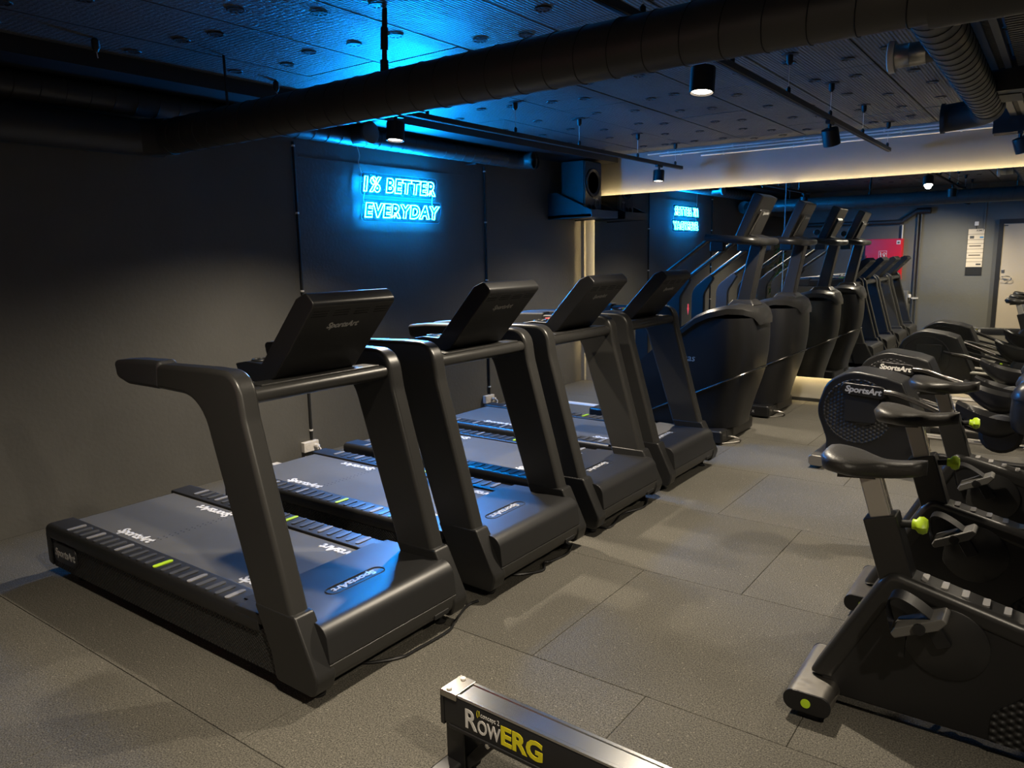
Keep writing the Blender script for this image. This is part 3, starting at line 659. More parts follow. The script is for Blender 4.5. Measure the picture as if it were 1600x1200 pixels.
# ================================================================== TREADMILLS
def make_treadmill():
    t = thing('treadmill', 'x', 'treadmill', (-2.0, 1.975, 0), 'treadmills in a row')
    hw = 0.415
    for s in (-1, 1):
        # side skirt with grille and badge
        sk = obox('side_skirt', -2.12, -0.24, min(s * (hw - 0.045), s * (hw - 0.008)), max(s * (hw - 0.045), s * (hw - 0.008)), 0.055, 0.225, M['grille'], t, 0.004)
        yo = s * (hw - 0.008)
        bm = new(); prism(bm, fillet([(-2.08, 0.10, 0.03), (-1.845, 0.10, 0.03), (-1.845, 0.20, 0.03), (-2.08, 0.20, 0.03)]), min(yo, yo + s * 0.010), max(yo, yo + s * 0.010)); obj('badge', bm, M['dark'], sk, 0.003)
        lettering('badge_lettering', 'SportsArt', 0.055, M['silver'], sk, (-1.963, yo + s * 0.0105, 0.15), (-s, 0, 0), (0, 0, 1), bold=0.03, shear=0.2, space=0.95)
        # top rail, rounded
        bm = new(); prism(bm, fillet([(s * 0.272, 0.20), (s * hw, 0.20, 0.02), (s * hw, 0.275, 0.03), (s * 0.272, 0.272, 0.008)]), -2.165, -0.36, 'x'); rl = obj('side_rail', bm, M['deck'], t, 0.010)
        bm = new(); prism(bm, fillet([(-2.165, 0.23), (-2.165, 0.07, 0.02), (-2.12, 0.06), (-2.12, 0.23)]), min(s * 0.30, s * hw), max(s * 0.30, s * hw)); obj('rear_cap', bm, M['dark'], t, 0.006)
        for k in range(21):
            x = -1.96 + k * 0.0680
            m = M['lime'] if k == 12 else (M['greygrip'] if k in (0, 3, 7, 16, 20) else M['dimgrip'])
            y0, y1 = sorted((s * 0.300, s * 0.392))
            key = ('grip', s, m.name)
            if key not in meshes:
                bm = new(); prism(bm, fillet([(-0.013, y0, 0.0125), (0.013, y0, 0.0125), (0.013, y1, 0.0125), (-0.013, y1, 0.0125)], 4), 0.270, 0.2775, 'z')
                me = bpy.data.meshes.new('foot_grip'); bm.to_mesh(me); bm.free(); me.materials.append(m); meshes[key] = me
            g = bpy.data.objects.new('foot_grip', meshes[key]); C.objects.link(g); g.parent = rl; g.location = (x, 0, 0)
            if m is M['lime']: g['label'] = 'lime foot grip'
            elif m is M['greygrip']: g['label'] = 'light grey foot grip'
        # upright with handrail
        prof = fillet([(-1.245, 1.188, 0.02), (-1.228, 1.122, 0.03), (-1.15, 1.102, 0.04), (-0.62, 1.09, 0.17), (-0.362, 0.31), (-0.140, 0.31), (-0.345, 1.03, 0.3), (-0.372, 1.203, 0.10), (-0.56, 1.206, 0.1)], 7)
        y0, y1 = sorted((s * (hw - 0.082), s * (hw + 0.002)))
        up = oprism('upright', prof, y0, y1, M['plast2'], t, 0.024, seg=4)
        bm = new(); prism(bm, fillet([(-1.252, 1.192, 0.02), (-1.235, 1.118, 0.03), (-1.15, 1.096, 0.04), (-0.90, 1.095), (-0.885, 1.212), (-1.10, 1.206)], 5), y0 - 0.002, y1 + 0.002); obj('handrail_grip', bm, M['foam'], up, 0.026, 4)
        bt = oprism('upright_boot', fillet([(-0.366, 0.335, 0.01), (-0.128, 0.335, 0.02), (-0.022, 0.12, 0.05), (-0.045, 0.045, 0.035), (-0.26, 0.05, 0.02), (-0.285, 0.16)], 6), y0 - 0.004, y1 + 0.004, M['plast'], t, 0.022, seg=4)
        for x in (-0.12, -1.95): olathe('levelling_foot', [(0.025, 0.0), (0.028, 0.008), (0.012, 0.014), (0.012, 0.07)], (x, s * 0.34, 0), 'z', M['deep'], t, 12)
    # belt
    bm = new(); prism(bm, fillet([(-2.155, 0.262, 0.035), (-2.155, 0.14, 0.05), (-0.3, 0.14), (-0.3, 0.262)]), -0.268, 0.268); be = obj('running_belt', bm, M['belt'], t)
    for s in (-1, 1):
        lettering('belt_lettering', 'SportsArt', 0.075, M['white'], be, (-1.63, s * 0.215, 0.2625), (-s, 0, 0), (0, -s, 0), bold=0.035, shear=0.2, space=0.95)
        lettering('belt_lettering', 'SportsArt', 0.075, M['white'], be, (-0.60, s * 0.215, 0.2625), (-s, 0, 0), (0, -s, 0), bold=0.035, shear=0.2, space=0.95)
    bm = new()
    for k in range(17):
        for q in (0, 1):
            x, y = -1.50 + 0.025 * q - 0.0016 * k * 0, -0.24 + k * 0.03
            vs = [bm.verts.new(p) for p in ((x, y, 0.2624), (x + 0.012, y + 0.004, 0.2624), (x, y + 0.012, 0.2624))]; bm.faces.new(vs)
    o = obj('belt_splice', bm, M['deep'], be, smooth=False); o['kind'] = 'stuff'
    # motor cover
    mc = oprism('motor_cover', fillet([(-0.545, 0.258), (-0.535, 0.278, 0.01), (-0.20, 0.292, 0.2), (-0.045, 0.296, 0.06), (-0.030, 0.152), (-0.10, 0.152), (-0.10, 0.20), (-0.545, 0.20)], 8), -0.352, 0.352, M['deck'], t, 0.003)
    for s in (-1, 1):
        y0, y1 = sorted((s * 0.27, s * 0.412)); oprism('cover_wing', fillet([(-0.52, 0.24), (-0.51, 0.279, 0.01), (-0.34, 0.284), (-0.34, 0.24)]), y0, y1, M['deck'], t, 0.006)
    oprism('front_bumper', fillet([(-0.10, 0.149), (-0.030, 0.149, 0.004), (-0.034, 0.085, 0.04), (-0.09, 0.058, 0.02), (-0.30, 0.06), (-0.30, 0.10)], 6), -0.352, 0.352, M['plast2'], t, 0.003)
    obox('bumper_notch', -0.06, -0.029, 0.21, 0.30, 0.085, 0.108, M['deep'], t, 0.004)
    bm = new(); a = fillet([(-0.034, -0.155, 0.033), (0.034, -0.155, 0.033), (0.034, 0.145, 0.033), (-0.034, 0.145, 0.033)], 6); P = [(-0.265 + x, y, 0.2905) for x, y in a]; tube(bm, P + [P[0]], 0.0025, 5, cap=False); obj('badge_outline', bm, M['deep'], mc)
    lettering('cover_lettering', 'SportsArt', 0.050, M['silver'], mc, (-0.265, -0.01, 0.2915), (0, -1, 0), (1, 0, 0), bold=0.03, shear=0.2, space=0.95, width=0.235)
    # crossbar and console
    otube('crossbar', [(-0.40, -0.37, 1.105), (-0.40, 0.37, 1.105)], 0.031, M['plast2'], t, 18)
    obox('mount_plate', -0.47, -0.385, -0.30, 0.30, 1.128, 1.143, M['plast2'], t, 0.004)
    cw = 0.207
    co = oprism('console', fillet([(-0.217, 1.482, 0.02), (-0.172, 1.438, 0.02), (-0.435, 1.150, 0.03), (-0.50, 1.122, 0.03), (-0.655, 1.126, 0.025), (-0.685, 1.192, 0.006), (-0.615, 1.203), (-0.512, 1.200, 0.02), (-0.276, 1.458, 0.015)], 5), -cw, cw, M['dark'], t, 0.012, seg=3)
    d_ = Vector((0.236, 0, 0.258)).normalized(); n_ = Vector((-d_.z, 0, d_.x))
    def face(u, v, w): # u along the slope from the tray, v across, w proud of the face
        p = Vector((-0.512, 0, 1.200)) + d_ * u + n_ * w; return (p.x, v, p.z)
    bm = new(); loft(bm, [[face(0.05, -0.185, 0.0), face(0.33, -0.185, 0), face(0.33, 0.185, 0), face(0.05, 0.185, 0)], [face(0.05, -0.185, 0.003), face(0.33, -0.185, 0.003), face(0.33, 0.185, 0.003), face(0.05, 0.185, 0.003)]]); obj('screen', bm, M['screen'], co)
    e_ = Vector((-0.172 + 0.435, 0, 1.438 - 1.150)).normalized(); n2 = Vector((e_.z, 0, -e_.x))
    lettering('console_lettering', 'SportsArt', 0.040, M['silver'], co, Vector((-0.435, -0.01, 1.150)) + e_ * 0.270 + n2 * 0.001, (0, 1, 0), e_, bold=0.03, shear=0.2, space=0.95)
    for g in range(4):
        bm = new()
        for k in range(3):
            c = Vector((-0.435, -0.155 + g * 0.103, 1.150)) + e_ * (0.325 + k * 0.013)
            loft(bm, [[c + Vector((0, a, 0)) + e_ * b + n2 * w for a, b in ((-0.036, -0.002), (0.036, -0.002), (0.036, 0.002), (-0.036, 0.002))] for w in (0.0, 0.0012)])
        obj('vent_slots', bm, M['deep'], co)
    bm = new()
    a = [(-0.60 + 0.036 * math.cos(q), -0.14 + 0.036 * math.sin(q), 1.2035) for q in [2 * PI * i / 20 for i in range(20)]]; tube(bm, a + [a[0]], 0.005, 6, cap=False); obj('cup_holder', bm, M['plast2'], co)
    obox('keypad', -0.60, -0.525, -0.05, 0.06, 1.2, 1.207, M['lime'], co, 0.003)['label'] = 'lime keypad'
    obox('stop_key', -0.645, -0.61, -0.02, 0.03, 1.198, 1.208, M['redp'], co, 0.003)['label'] = 'red stop key'
    return t
tm = make_treadmill()
tl = ['nearest treadmill, largest in the picture, standing alone at the front left', 'second treadmill from the front, with the neon light on its deck', 'third treadmill from the front, between two other treadmills', 'farthest treadmill, next to the stair climber']
treads = []
for k, y in enumerate((1.975, 3.013, 3.987, 4.965)):
    o = tm if k == 0 else copy_tree(tm); treads.append(o); o.location = (-2.0, y, 0); o['label'] = tl[k]

# ================================================================== STAIR CLIMBERS
LV = [  # z, rear x, front x, half width
    (0.125, -1.16, -0.155, 0.30), (0.20, -1.15, -0.145, 0.315), (0.37, -1.13, -0.10, 0.335), (0.50, -1.10, -0.06, 0.350), (0.62, -1.03, -0.030, 0.362), (0.75, -0.88, -0.014, 0.370), (0.87, -0.74, -0.008, 0.372), (0.97, -0.61, -0.010, 0.370), (1.06, -0.47, -0.018, 0.366)]
def plan(z):
    for a, b in zip(LV, LV[1:]):
        if z <= b[0]:
            u = max(0, (z - a[0]) / (b[0] - a[0])); return [a[i] + (b[i] - a[i]) * u for i in (1, 2, 3)]
    return list(LV[-1][1:])
def ring(z, n=9, grow=0.0):
    xr, xf, hw = plan(z); hw += grow; xf += grow; nose = 0.30; P = []
    for k in range(5): P.append((xr + (xf - nose - xr) * k / 5, -hw, z))
    for k in range(2 * n + 1):
        a = -PI / 2 + PI * k / (2 * n); e = 0.62
        c, s = abs(math.cos(a)) ** e, math.copysign(abs(math.sin(a)) ** e, math.sin(a)); P.append((xf - nose + nose * c, hw * s, z))
    for k in range(5): P.append((xr + (xf - nose - xr) * (4 - k) / 5, hw, z))
    return P
def make_stepper():
    t = thing('stair_climber', 'x', 'stair climber', (-2.0, 6.33, 0), 'stair climbers before the mirror')
    # base
    bs = oprism('base', fillet([(-1.35, 0.012), (-0.205, 0.012, 0.02), (-0.205, 0.125, 0.03), (-1.35, 0.10, 0.02)]), -0.39, 0.39, M['dark'], t, 0.02, seg=3)
    lettering('base_lettering', 'SIDSTX', 0.034, M['silver'], bs, (-0.42, -0.391, 0.062), (1, 0, 0), (0, 0, 1), space=1.5)
    for x in (-0.3, -1.2):
        for s in (-1, 1): olathe('levelling_foot', [(0.028, 0), (0.028, 0.01), (0.012, 0.015), (0.012, 0.03)], (x, s * 0.33, 0), 'z', M['deep'], t, 12)
    obox('socket_notch', -0.215, -0.202, -0.28, -0.12, 0.045, 0.11, M['deep'], bs, 0.003)
    bm = new(); tube(bm, spline([(-0.205, -0.24, 0.055), (-0.15, -0.24, 0.055), (-0.11, -0.22, 0.035), (-0.13, -0.2, 0.008), (-0.25, -0.35, 0.006)], 6), 0.008, 6); obj('plug_lead', bm, M['steel'], t)
    bd = new(); loft(bd, [ring(l[0]) for l in LV]); body = obj('body_shell', bd, M['dark'], t, angle=50)
    # lid that follows the slope
    top = [(-0.68, 0.915), (-0.60, 0.985), (-0.47, 1.085), (-0.36, 1.135), (-0.20, 1.172), (-0.10, 1.165), (-0.03, 1.135), (0.004, 1.075)]
    R = []
    for i, (x, z) in enumerate(top):
        hw = 0.385 - max(0.0, (x + 0.30) / 0.304) ** 2.2 * 0.22; dz = 0.075
        if i == 0: hw = 0.383; dz = 0.03
        zl = z - dz; e = 0.02
        R.append([(x, -hw, zl), (x, -hw - 0.0, z - 0.03), (x, -hw + 0.05, z - 0.004), (x, -hw * 0.4, z), (x, hw * 0.4, z), (x, hw - 0.05, z - 0.004), (x, hw, z - 0.03), (x, hw, zl)])
    bm = new(); loft(bm, R); obj('top_lid', bm, M['plast'], t, angle=35)
    # silver trim line wrapping the body
    P = []
    for s in (0, 1):
        pass
    xs_ = [-1.13 + 0.08 * k for k in range(9)]
    base_ring = None
    def trim_pt(i):
        # solve z with x of ring point i
        z = 0.3
        for _ in range(12):
            p = ring(z, grow=0.004)[i]; z = 0.24 + 0.462 * (p[0] + 0.86) if p[0] > -1.2 else 0.1
            z = max(0.126, min(1.0, z))
        p = ring(z, grow=0.004)[i]; return (p[0], p[1], z)
    n = len(ring(0.3)); P = [trim_pt(i) for i in range(1, n - 1)]
    otube('silver_trim', P, 0.009, M['darksteel'], t, 8)
    lettering('side_lettering', 'SGlas', 0.085, M['silver'], body, (-0.56, -0.3685, 0.72), (1, 0, 0), (0, 0.02, 1), shear=0.2, bold=0.0)
    # steps at the rear slope
    for k in range(4):
        x = -1.40 + k * 0.22; z = 0.22 + k * 0.20
        obox('step', x, x + 0.25, -0.25, 0.25, z, z + 0.035, M['plast'], t, 0.01)
    obox('rear_foot', -1.48, -1.33, -0.40, 0.40, 0.06, 0.20, M['dark'], t, 0.025, 3)
    # mast
    bm = new(); loft(bm, [[(-0.245, -0.062, 1.14), (-0.125, -0.062, 1.14), (-0.125, 0.062, 1.14), (-0.245, 0.062, 1.14)], [(-0.125, -0.062, 1.70), (-0.022, -0.062, 1.70), (-0.022, 0.062, 1.70), (-0.125, 0.062, 1.70)]]); obj('mast', bm, M['plast'], t, 0.012, 3)
    bm = new(); loft(bm, [[(-0.30, -0.12, 1.15), (-0.06, -0.12, 1.15), (-0.06, 0.12, 1.15), (-0.30, 0.12, 1.15)], [(-0.26, -0.085, 1.20), (-0.10, -0.085, 1.20), (-0.10, 0.085, 1.20), (-0.26, 0.085, 1.20)]]); obj('mast_foot', bm, M['plast'], t, 0.015, 3)
    # console
    co = oprism('console', fillet([(-0.225, 1.715, 0.02), (-0.148, 1.700, 0.02), (0.004, 2.030, 0.012), (-0.075, 2.068, 0.02)], 5), -0.19, 0.19, M['plast'], t, 0.012, seg=3)
    e_ = Vector((0.15, 0, 0.353)).normalized(); n_ = Vector((-e_.z, 0, e_.x)); o_ = Vector((-0.225, 0, 1.715))
    def f(u, v, w): return o_ + e_ * u + n_ * w + Vector((0, v, 0))
    bm = new(); loft(bm, [[f(0.03, -0.17, w), f(0.36, -0.17, w), f(0.36, 0.17, w), f(0.03, 0.17, w)] for w in (0, 0.004)]); obj('screen', bm, M['screen'], co)
    o2 = Vector((-0.146, 0, 1.705)); n3 = Vector((e_.z, 0, -e_.x))
    def g(u, v, w): return o2 + e_ * u + n3 * w + Vector((0, v, 0))
    bm = new(); loft(bm, [[g(0.02, -0.11, w), g(0.26 - w, -0.11, w), g(0.26 - w, 0.11, w), g(0.02, 0.11, w)] for w in (0.0, 0.028)]); obj('rear_cover', bm, M['plast2'], co, 0.008)
    lettering('console_lettering', 'SportsArt', 0.034, M['silver'], co, g(0.225, 0.0, 0.029), (0, 1, 0), e_, bold=0.03, shear=0.2)
    bm = new(); tube(bm, [g(0.04, -0.13, 0.012), g(0.24, -0.13, 0.03)], 0.006, 6); obj('cover_rib', bm, M['steel'], co)
    # console tray and U-shaped handle
    oprism('handle_hub', fillet([(-0.26, 1.665, 0.02), (-0.02, 1.640, 0.02), (0.0, 1.70, 0.02), (-0.1, 1.735, 0.02), (-0.26, 1.715, 0.02)]), -0.14, 0.14, M['dark'], t, 0.01)
    bm = new(); tube(bm, spline([(-0.41, -0.33, 1.715), (-0.20, -0.33, 1.695), (-0.10, -0.32, 1.685), (-0.035, -0.27, 1.678), (-0.02, -0.17, 1.676), (-0.03, 0, 1.676), (-0.02, 0.17, 1.676), (-0.035, 0.27, 1.678), (-0.10, 0.32, 1.685), (-0.20, 0.33, 1.695), (-0.41, 0.33, 1.715)], 6), 0.032, 12); obj('front_handle', bm, M['plast'], t)
    for s in (-1, 1):
        obox('tray', -0.33, -0.12, min(s * 0.12, s * 0.30), max(s * 0.12, s * 0.30), 1.688, 1.705, M['dark'], t, 0.008)
        y0, y1 = sorted((s * 0.285, s * 0.35)); obox('sensor_box', -0.37, -0.25, y0, y1, 1.60, 1.685, M['dark'], t, 0.012)
        # sloping rail and its curved cover
        otube('side_rail', [(-0.38, s * 0.33, 1.70), (-0.93, s * 0.33, 1.305)], 0.020, M['darksteel'], t, 12)
        y0, y1 = sorted((s * 0.30, s * 0.355))
        oprism('rail_cover', fillet([(-0.835, 1.385, 0.006), (-1.03, 1.235, 0.16), (-1.03, 0.55), (-0.905, 0.64), (-0.905, 1.19, 0.10), (-0.81, 1.340, 0.006)], 7), y0, y1, M['plast'], t, 0.010)
    otube('holder_stalk', [(-0.20, 0.10, 1.70), (-0.235, 0.10, 1.765)], 0.010, M['steel'], t, 8)
    bm = new(); lathe(bm, [(0.0, -0.012), (0.03, -0.012), (0.035, 0.0), (0.03, 0.012), (0.0, 0.012)], (-0.25, 0.10, 1.79), 'y', 16); obj('holder_pad', bm, M['dark'], t)
    for s in (-1, 1):
        bm = new(); lathe(bm, [(0.0, 0.0), (0.018, 0.0), (0.018, 0.012), (0.0, 0.016)], (-0.30, s * 0.22, 1.705), 'z', 12); obj('round_button', bm, M['bluescr'], t)
    return t
st = make_stepper(); st['label'] = 'nearer stair climber, its body partly hidden behind the last treadmill'
s2 = copy_tree(st); s2.location = (-2.0, 7.56, 0); s2['label'] = 'farther stair climber, standing right before the mirror'

# ================================================================== ELLIPTICAL TRAINERS
def make_elliptical():
    t = thing('elliptical_trainer', 'x', 'elliptical trainer', (0, 5.97, 0), 'elliptical trainers before the mirror')
    hp = fillet([(-1.36, 0.06, 0.02), (-1.352, 0.20, 0.15), (-1.435, 0.42, 0.22), (-1.37, 0.645, 0.18), (-1.20, 0.735, 0.22), (-0.965, 0.70, 0.10), (-0.865, 0.668, 0.025), (-0.71, 0.33, 0.06), (-0.70, 0.06, 0.02)], 8)
    hs = oprism('flywheel_housing', hp, -0.17, 0.17, M['dark'], t, 0.032, seg=4)
    for s in (-1, 1):
        y = s * 0.17
        bm = new(); lathe(bm, [(0.236, 0.0), (0.236, 0.006), (0.228, 0.007), (0.225, 0.003), (0.0, 0.003)] if s > 0 else [(0.236, 0.0), (0.236, -0.006), (0.228, -0.007), (0.225, -0.003), (0.0, -0.003)], (-1.145, y, 0.437), 'y', 48); obj('side_disc', bm, M['honey'] if s < 0 else M['dark'], hs)
        bm = new(); lathe(bm, [(0.10, 0.0), (0.10, s * 0.012), (0.09, s * 0.016), (0.0, s * 0.018)], (-1.10, y, 0.44), 'y', 32); obj('crank_boss', bm, M['dark'], hs)
        oprism('crank_cover', fillet([(-1.235, 0.36, 0.02), (-1.02, 0.36, 0.02), (-0.99, 0.59, 0.02), (-1.235, 0.59, 0.02)]), *sorted((y, y + s * 0.020)), M['deep'], hs, 0.004)
        if s > 0: pl = None
        else: pl = oprism('badge', fillet([(-1.262, 0.568, 0.04), (-0.955, 0.538, 0.04), (-0.965, 0.632, 0.04), (-1.262, 0.648, 0.04)], 6), *sorted((y, y + s * 0.034)), M['dark'], t, 0.008, seg=3)
        if pl: lettering('badge_lettering', 'SportsArt', 0.060, M['white'], pl, (-1.110, y + s * 0.0345, 0.597), (1, 0, -0.07), (0.07, 0, 1), bold=0.035, shear=0.15, space=0.95, width=0.245)
        # pedal arm tubes, pedals, tracks
        ph = 0.0 if s < 0 else 0.09
        bm = new(); tube(bm, spline([(-0.97, s * 0.200, 0.598), (-0.88, s * 0.205, 0.590), (-0.72, s * 0.21, 0.535), (-0.50, s * 0.20, 0.45), (-0.30, s * 0.19, 0.405), (0.10, s * 0.19, 0.36)] if s < 0 else [(-0.90, 0.20, 0.50), (-0.78, 0.205, 0.485), (-0.62, 0.21, 0.44), (-0.45, 0.20, 0.40), (-0.25, 0.19, 0.385), (0.10, 0.19, 0.37)], 6), 0.021, 12); obj('pedal_arm', bm, M['darksteel'], t)
        bm = new(); tube(bm, spline([(-0.98, s * 0.19, 0.52), (-0.70, s * 0.18, 0.46), (-0.45, s * 0.17, 0.40), (-0.20, s * 0.16, 0.34)], 6), 0.014, 8); obj('link_rod', bm, M['dark'], t)
        R = []
        for k in range(13):
            u = k / 12; x = -0.525 + u * 0.41
            zt = 0.575 - 0.20 * u + 0.115 * u * u + ph; depth = 0.022 + 0.125 * math.sin(PI * min(1, u * 0.9 + 0.06)) ** 0.8; w = 0.055 + 0.045 * math.sin(PI * min(1, u * 0.85 + 0.1)); yc = s * 0.19
            cr = 0.35 * math.sin(PI * u)
            R.append([(x, yc - w, zt), (x, yc - w * 0.96, zt - depth * 0.45), (x, yc - w * 0.6, zt - depth * 0.9), (x, yc, zt - depth), (x, yc + w * 0.6, zt - depth * 0.9), (x, yc + w * 0.96, zt - depth * 0.45), (x, yc + w, zt), (x, yc + w * 0.86, zt - depth * cr), (x, yc, zt - depth * cr), (x, yc - w * 0.86, zt - depth * cr)])
        bm = new(); loft(bm, R); pd = obj('pedal', bm, M['dark'], t, angle=50)
        bm = new()
        for k in range(9):
            u = 0.16 + k * 0.08; x = -0.525 + u * 0.41; zt = 0.575 - 0.20 * u + 0.115 * u * u + ph - (0.022 + 0.125 * math.sin(PI * min(1, u * 0.9 + 0.06)) ** 0.8) * 0.35 * math.sin(PI * u)
            box(bm, x - 0.005, x + 0.005, s * 0.19 - 0.07, s * 0.19 + 0.07, zt - 0.002, zt + 0.006)
        obj('tread_ribs', bm, M['plast2'], pd)
        bm = new(); lathe(bm, [(0.0, -0.17), (0.05, -0.165), (0.082, -0.13), (0.095, -0.06), (0.092, 0.055), (0.097, 0.058), (0.097, 0.075), (0.080, 0.12), (0.045, 0.16), (0.0, 0.17)], (-0.125, s * 0.27, 0.585), 'z', 20); obj('arm_shroud', bm, M['plast'], t)
        olathe('roller', [(0.0, -0.055), (0.10, -0.055), (0.125, -0.03), (0.125, 0.03), (0.10, 0.055), (0.0, 0.055)], (-0.26, s * 0.19, 0.385), 'y', M['deep'], t, 20)
        for q in (0, 1):
            otube('track_rod', [(-0.72, s * (0.145 + 0.06 * q), 0.315), (0.55, s * (0.145 + 0.06 * q), 0.285)], 0.011, M['steel'], t, 8)
        obox('base_beam', -0.72, 0.78, min(s * 0.10, s * 0.17), max(s * 0.10, s * 0.17), 0.05, 0.12, M['dark'], t, 0.012)
        bm = new(); tube(bm, spline([(0.42, s * 0.26, 0.50), (0.44, s * 0.27, 1.1), (0.36, s * 0.27, 1.45), (0.28, s * 0.25, 1.62)], 6), 0.019, 10); obj('moving_handle', bm, M['darksteel'], t)
    for x, nm in ((-1.385, 'rear_stabiliser'), (0.72, 'front_stabiliser')):
        bm = new(); prism(bm, fillet([(x - 0.055, 0.02, 0.028), (x + 0.055, 0.02, 0.028), (x + 0.055, 0.10, 0.028), (x - 0.055, 0.10, 0.028)], 6), -0.30, 0.30); obj(nm, bm, M['steel'], t, 0.006)
    bm = new(); loft(bm, [[(0.42, -0.06, 0.10), (0.62, -0.06, 0.10), (0.62, 0.06, 0.10), (0.42, 0.06, 0.10)], [(0.40, -0.05, 1.40), (0.48, -0.05, 1.40), (0.48, 0.05, 1.40), (0.40, 0.05, 1.40)]]); obj('mast', bm, M['plast'], t, 0.015)
    oprism('console', fillet([(0.30, 1.34, 0.02), (0.38, 1.30, 0.02), (0.52, 1.66, 0.02), (0.45, 1.69, 0.02)]), -0.2, 0.2, M['dark'], t, 0.012)
    return t
el = make_elliptical(); el['label'] = 'nearer elliptical trainer, with honeycomb flywheel disc in full view'
e2 = copy_tree(el); e2.location = (0, 7.22, 0); e2['label'] = 'farther elliptical trainer, directly in front of the mirror'

# ================================================================== BIKES
def make_bike():
    t = thing('exercise_bike', 'x', 'exercise bike', (0, 2.68, 0), 'exercise bikes in a row')
    # rear stabiliser with end caps
    bm = new(); prism(bm, fillet([(-0.675, 0.028, 0.034), (-0.520, 0.028, 0.034), (-0.520, 0.100, 0.034), (-0.675, 0.100, 0.034)], 8), -0.185, 0.185); sb = obj('rear_stabiliser', bm, M['steel'], t)
    for s in (-1, 1):
        y0, y1 = sorted((s * 0.185, s * 0.193)); ec = oprism('end_cap', fillet([(-0.676, 0.027, 0.034), (-0.519, 0.027, 0.034), (-0.519, 0.101, 0.034), (-0.676, 0.101, 0.034)], 8), y0, y1, M['dark'], sb, 0.002)
        olathe('cap_dot', [(0.016, s * 0.193), (0.016, s * 0.196), (0, s * 0.197)], (-0.60, 0, 0.064), 'y', M['lime'], sb, 20)['label'] = 'lime round cap'
        obox('rubber_foot', -0.63, -0.56, min(s * 0.13, s * 0.17), max(s * 0.13, s * 0.17), 0.0, 0.03, M['deep'], t)
    # frame tube: rear leg, elbow, descending step-through beam
    fr = [(-0.632, 0.10), (-0.425, 0.50, 0.09), (-0.385, 0.548, 0.08), (-0.02, 0.462, 0.1), (0.30, 0.42), (0.30, 0.335), (-0.02, 0.385, 0.1), (-0.355, 0.470, 0.05), (-0.545, 0.10)]
    oprism('frame', fillet(fr, 7), -0.062, 0.062, M['plast'], t, 0.026, seg=4)
    # side panel and housing
    pn = oprism('side_shroud', fillet([(-0.58, 0.05, 0.01), (-0.585, 0.11), (-0.36, 0.492, 0.03), (0.0, 0.41), (0.30, 0.42, 0.1), (0.58, 0.36, 0.2), (0.60, 0.10, 0.08), (0.5, 0.05, 0.05)], 6), -0.056, 0.056, M['dark'], t, 0.008)
    for s in (-1, 1):
        y = s * 0.056
        olathe('crank_disc', [(0.122, 0.0), (0.122, s * 0.006), (0.116, s * 0.010), (0.0, s * 0.016)], (-0.212, y, 0.343), 'y', M['plast'], pn, 40)
        oprism('flywheel_grille', fillet([(-0.075, 0.055, 0.01), (0.45, 0.055, 0.05), (0.50, 0.20, 0.1), (0.40, 0.30, 0.08), (0.06, 0.285, 0.10), (-0.075, 0.15, 0.05)], 5), *sorted((y, y + s * 0.006)), M['dots'], pn)
        olathe('hub_ring', [(0.05, 0.0), (0.05, s * 0.018), (0.035, s * 0.018), (0.033, s * 0.008), (0, s * 0.008)], (0.10, y, 0.20), 'y', M['chrome'], pn, 28)
        # crank and pedal
        a = (-0.275, 0.440) if s < 0 else (-0.115, 0.196)
        ck = oprism('crank_arm', fillet([(-0.212 - 0.022, 0.343 - 0.012, 0.01), (-0.212 + 0.022, 0.343 + 0.012, 0.01), (a[0] + 0.018, a[1] + 0.010, 0.01), (a[0] - 0.018, a[1] - 0.010, 0.01)], 4), *sorted((s * 0.078, s * 0.098)), M['dark'], t, 0.004)
        bm = new(); q = math.radians(27 if s < 0 else -10); cq, sq = math.cos(q), math.sin(q)
        def rot(x, z): return (a[0] + x * cq - z * sq, a[1] + x * sq + z * cq)
        prism(bm, fillet([(*rot(-0.085, -0.016), 0.008), (*rot(0.05, -0.018), 0.01), (*rot(0.085, 0.0), 0.008), (*rot(0.075, 0.018), 0.008), (*rot(-0.07, 0.016), 0.008), (*rot(-0.088, 0.002), 0.006)], 4), *sorted((s * 0.105, s * 0.205))); pd = obj('pedal', bm, M['pedal'], t, 0.005)
        bm = new(); lathe(bm, [(0.018, 0.0), (0.018, s * 0.01), (0.0, s * 0.012)], (a[0], s * 0.205, a[1]), 'y', 16); obj('axle_cap', bm, M['dark'], pd)
        # strap arch
        P = []
        for k in range(13):
            u = k / 12; x = -0.075 + u * 0.13; z = 0.012 + 0.095 * math.sin(PI * u ** 0.7) ** 0.9; P.append(rot(x - 0.012, z))
        if s < 0: A = [[(x, s * 0.118, z), (x, s * 0.192, z), (x, s * 0.192, z - 0.003), (x, s * 0.118, z - 0.003)] for x, z in P]
        else: A = [[(x, 0.118, z), (x, 0.192, z), (x, 0.192, z - 0.003), (x, 0.118, z - 0.003)] for x, z in P]
        bm = new(); loft(bm, A); obj('pedal_strap', bm, M['dark'], pd)
        bm = new(); x, z = rot(-0.07, -0.02); box(bm, x - 0.012, x + 0.012, *sorted((s * 0.125, s * 0.16)), z - 0.03, z); box(bm, x - 0.006, x + 0.010, *sorted((s * 0.13, s * 0.15)), z - 0.085, z - 0.03); obj('strap_tail', bm, M['dark'], pd)
    # foot grips on the beam
    for k in range(9):
        x = -0.29 + k * 0.058; z = 0.548 - (x + 0.385) * 0.2356 - 0.0015
        bm = new(); prism(bm, fillet([(x - 0.010, -0.030, 0.006), (x + 0.010, -0.030, 0.006), (x + 0.010, 0.030, 0.006), (x - 0.010, 0.030, 0.006)], 3), z - 0.004, z + 0.0065, 'z'); obj('step_grip', bm, M['greygrip'], t)
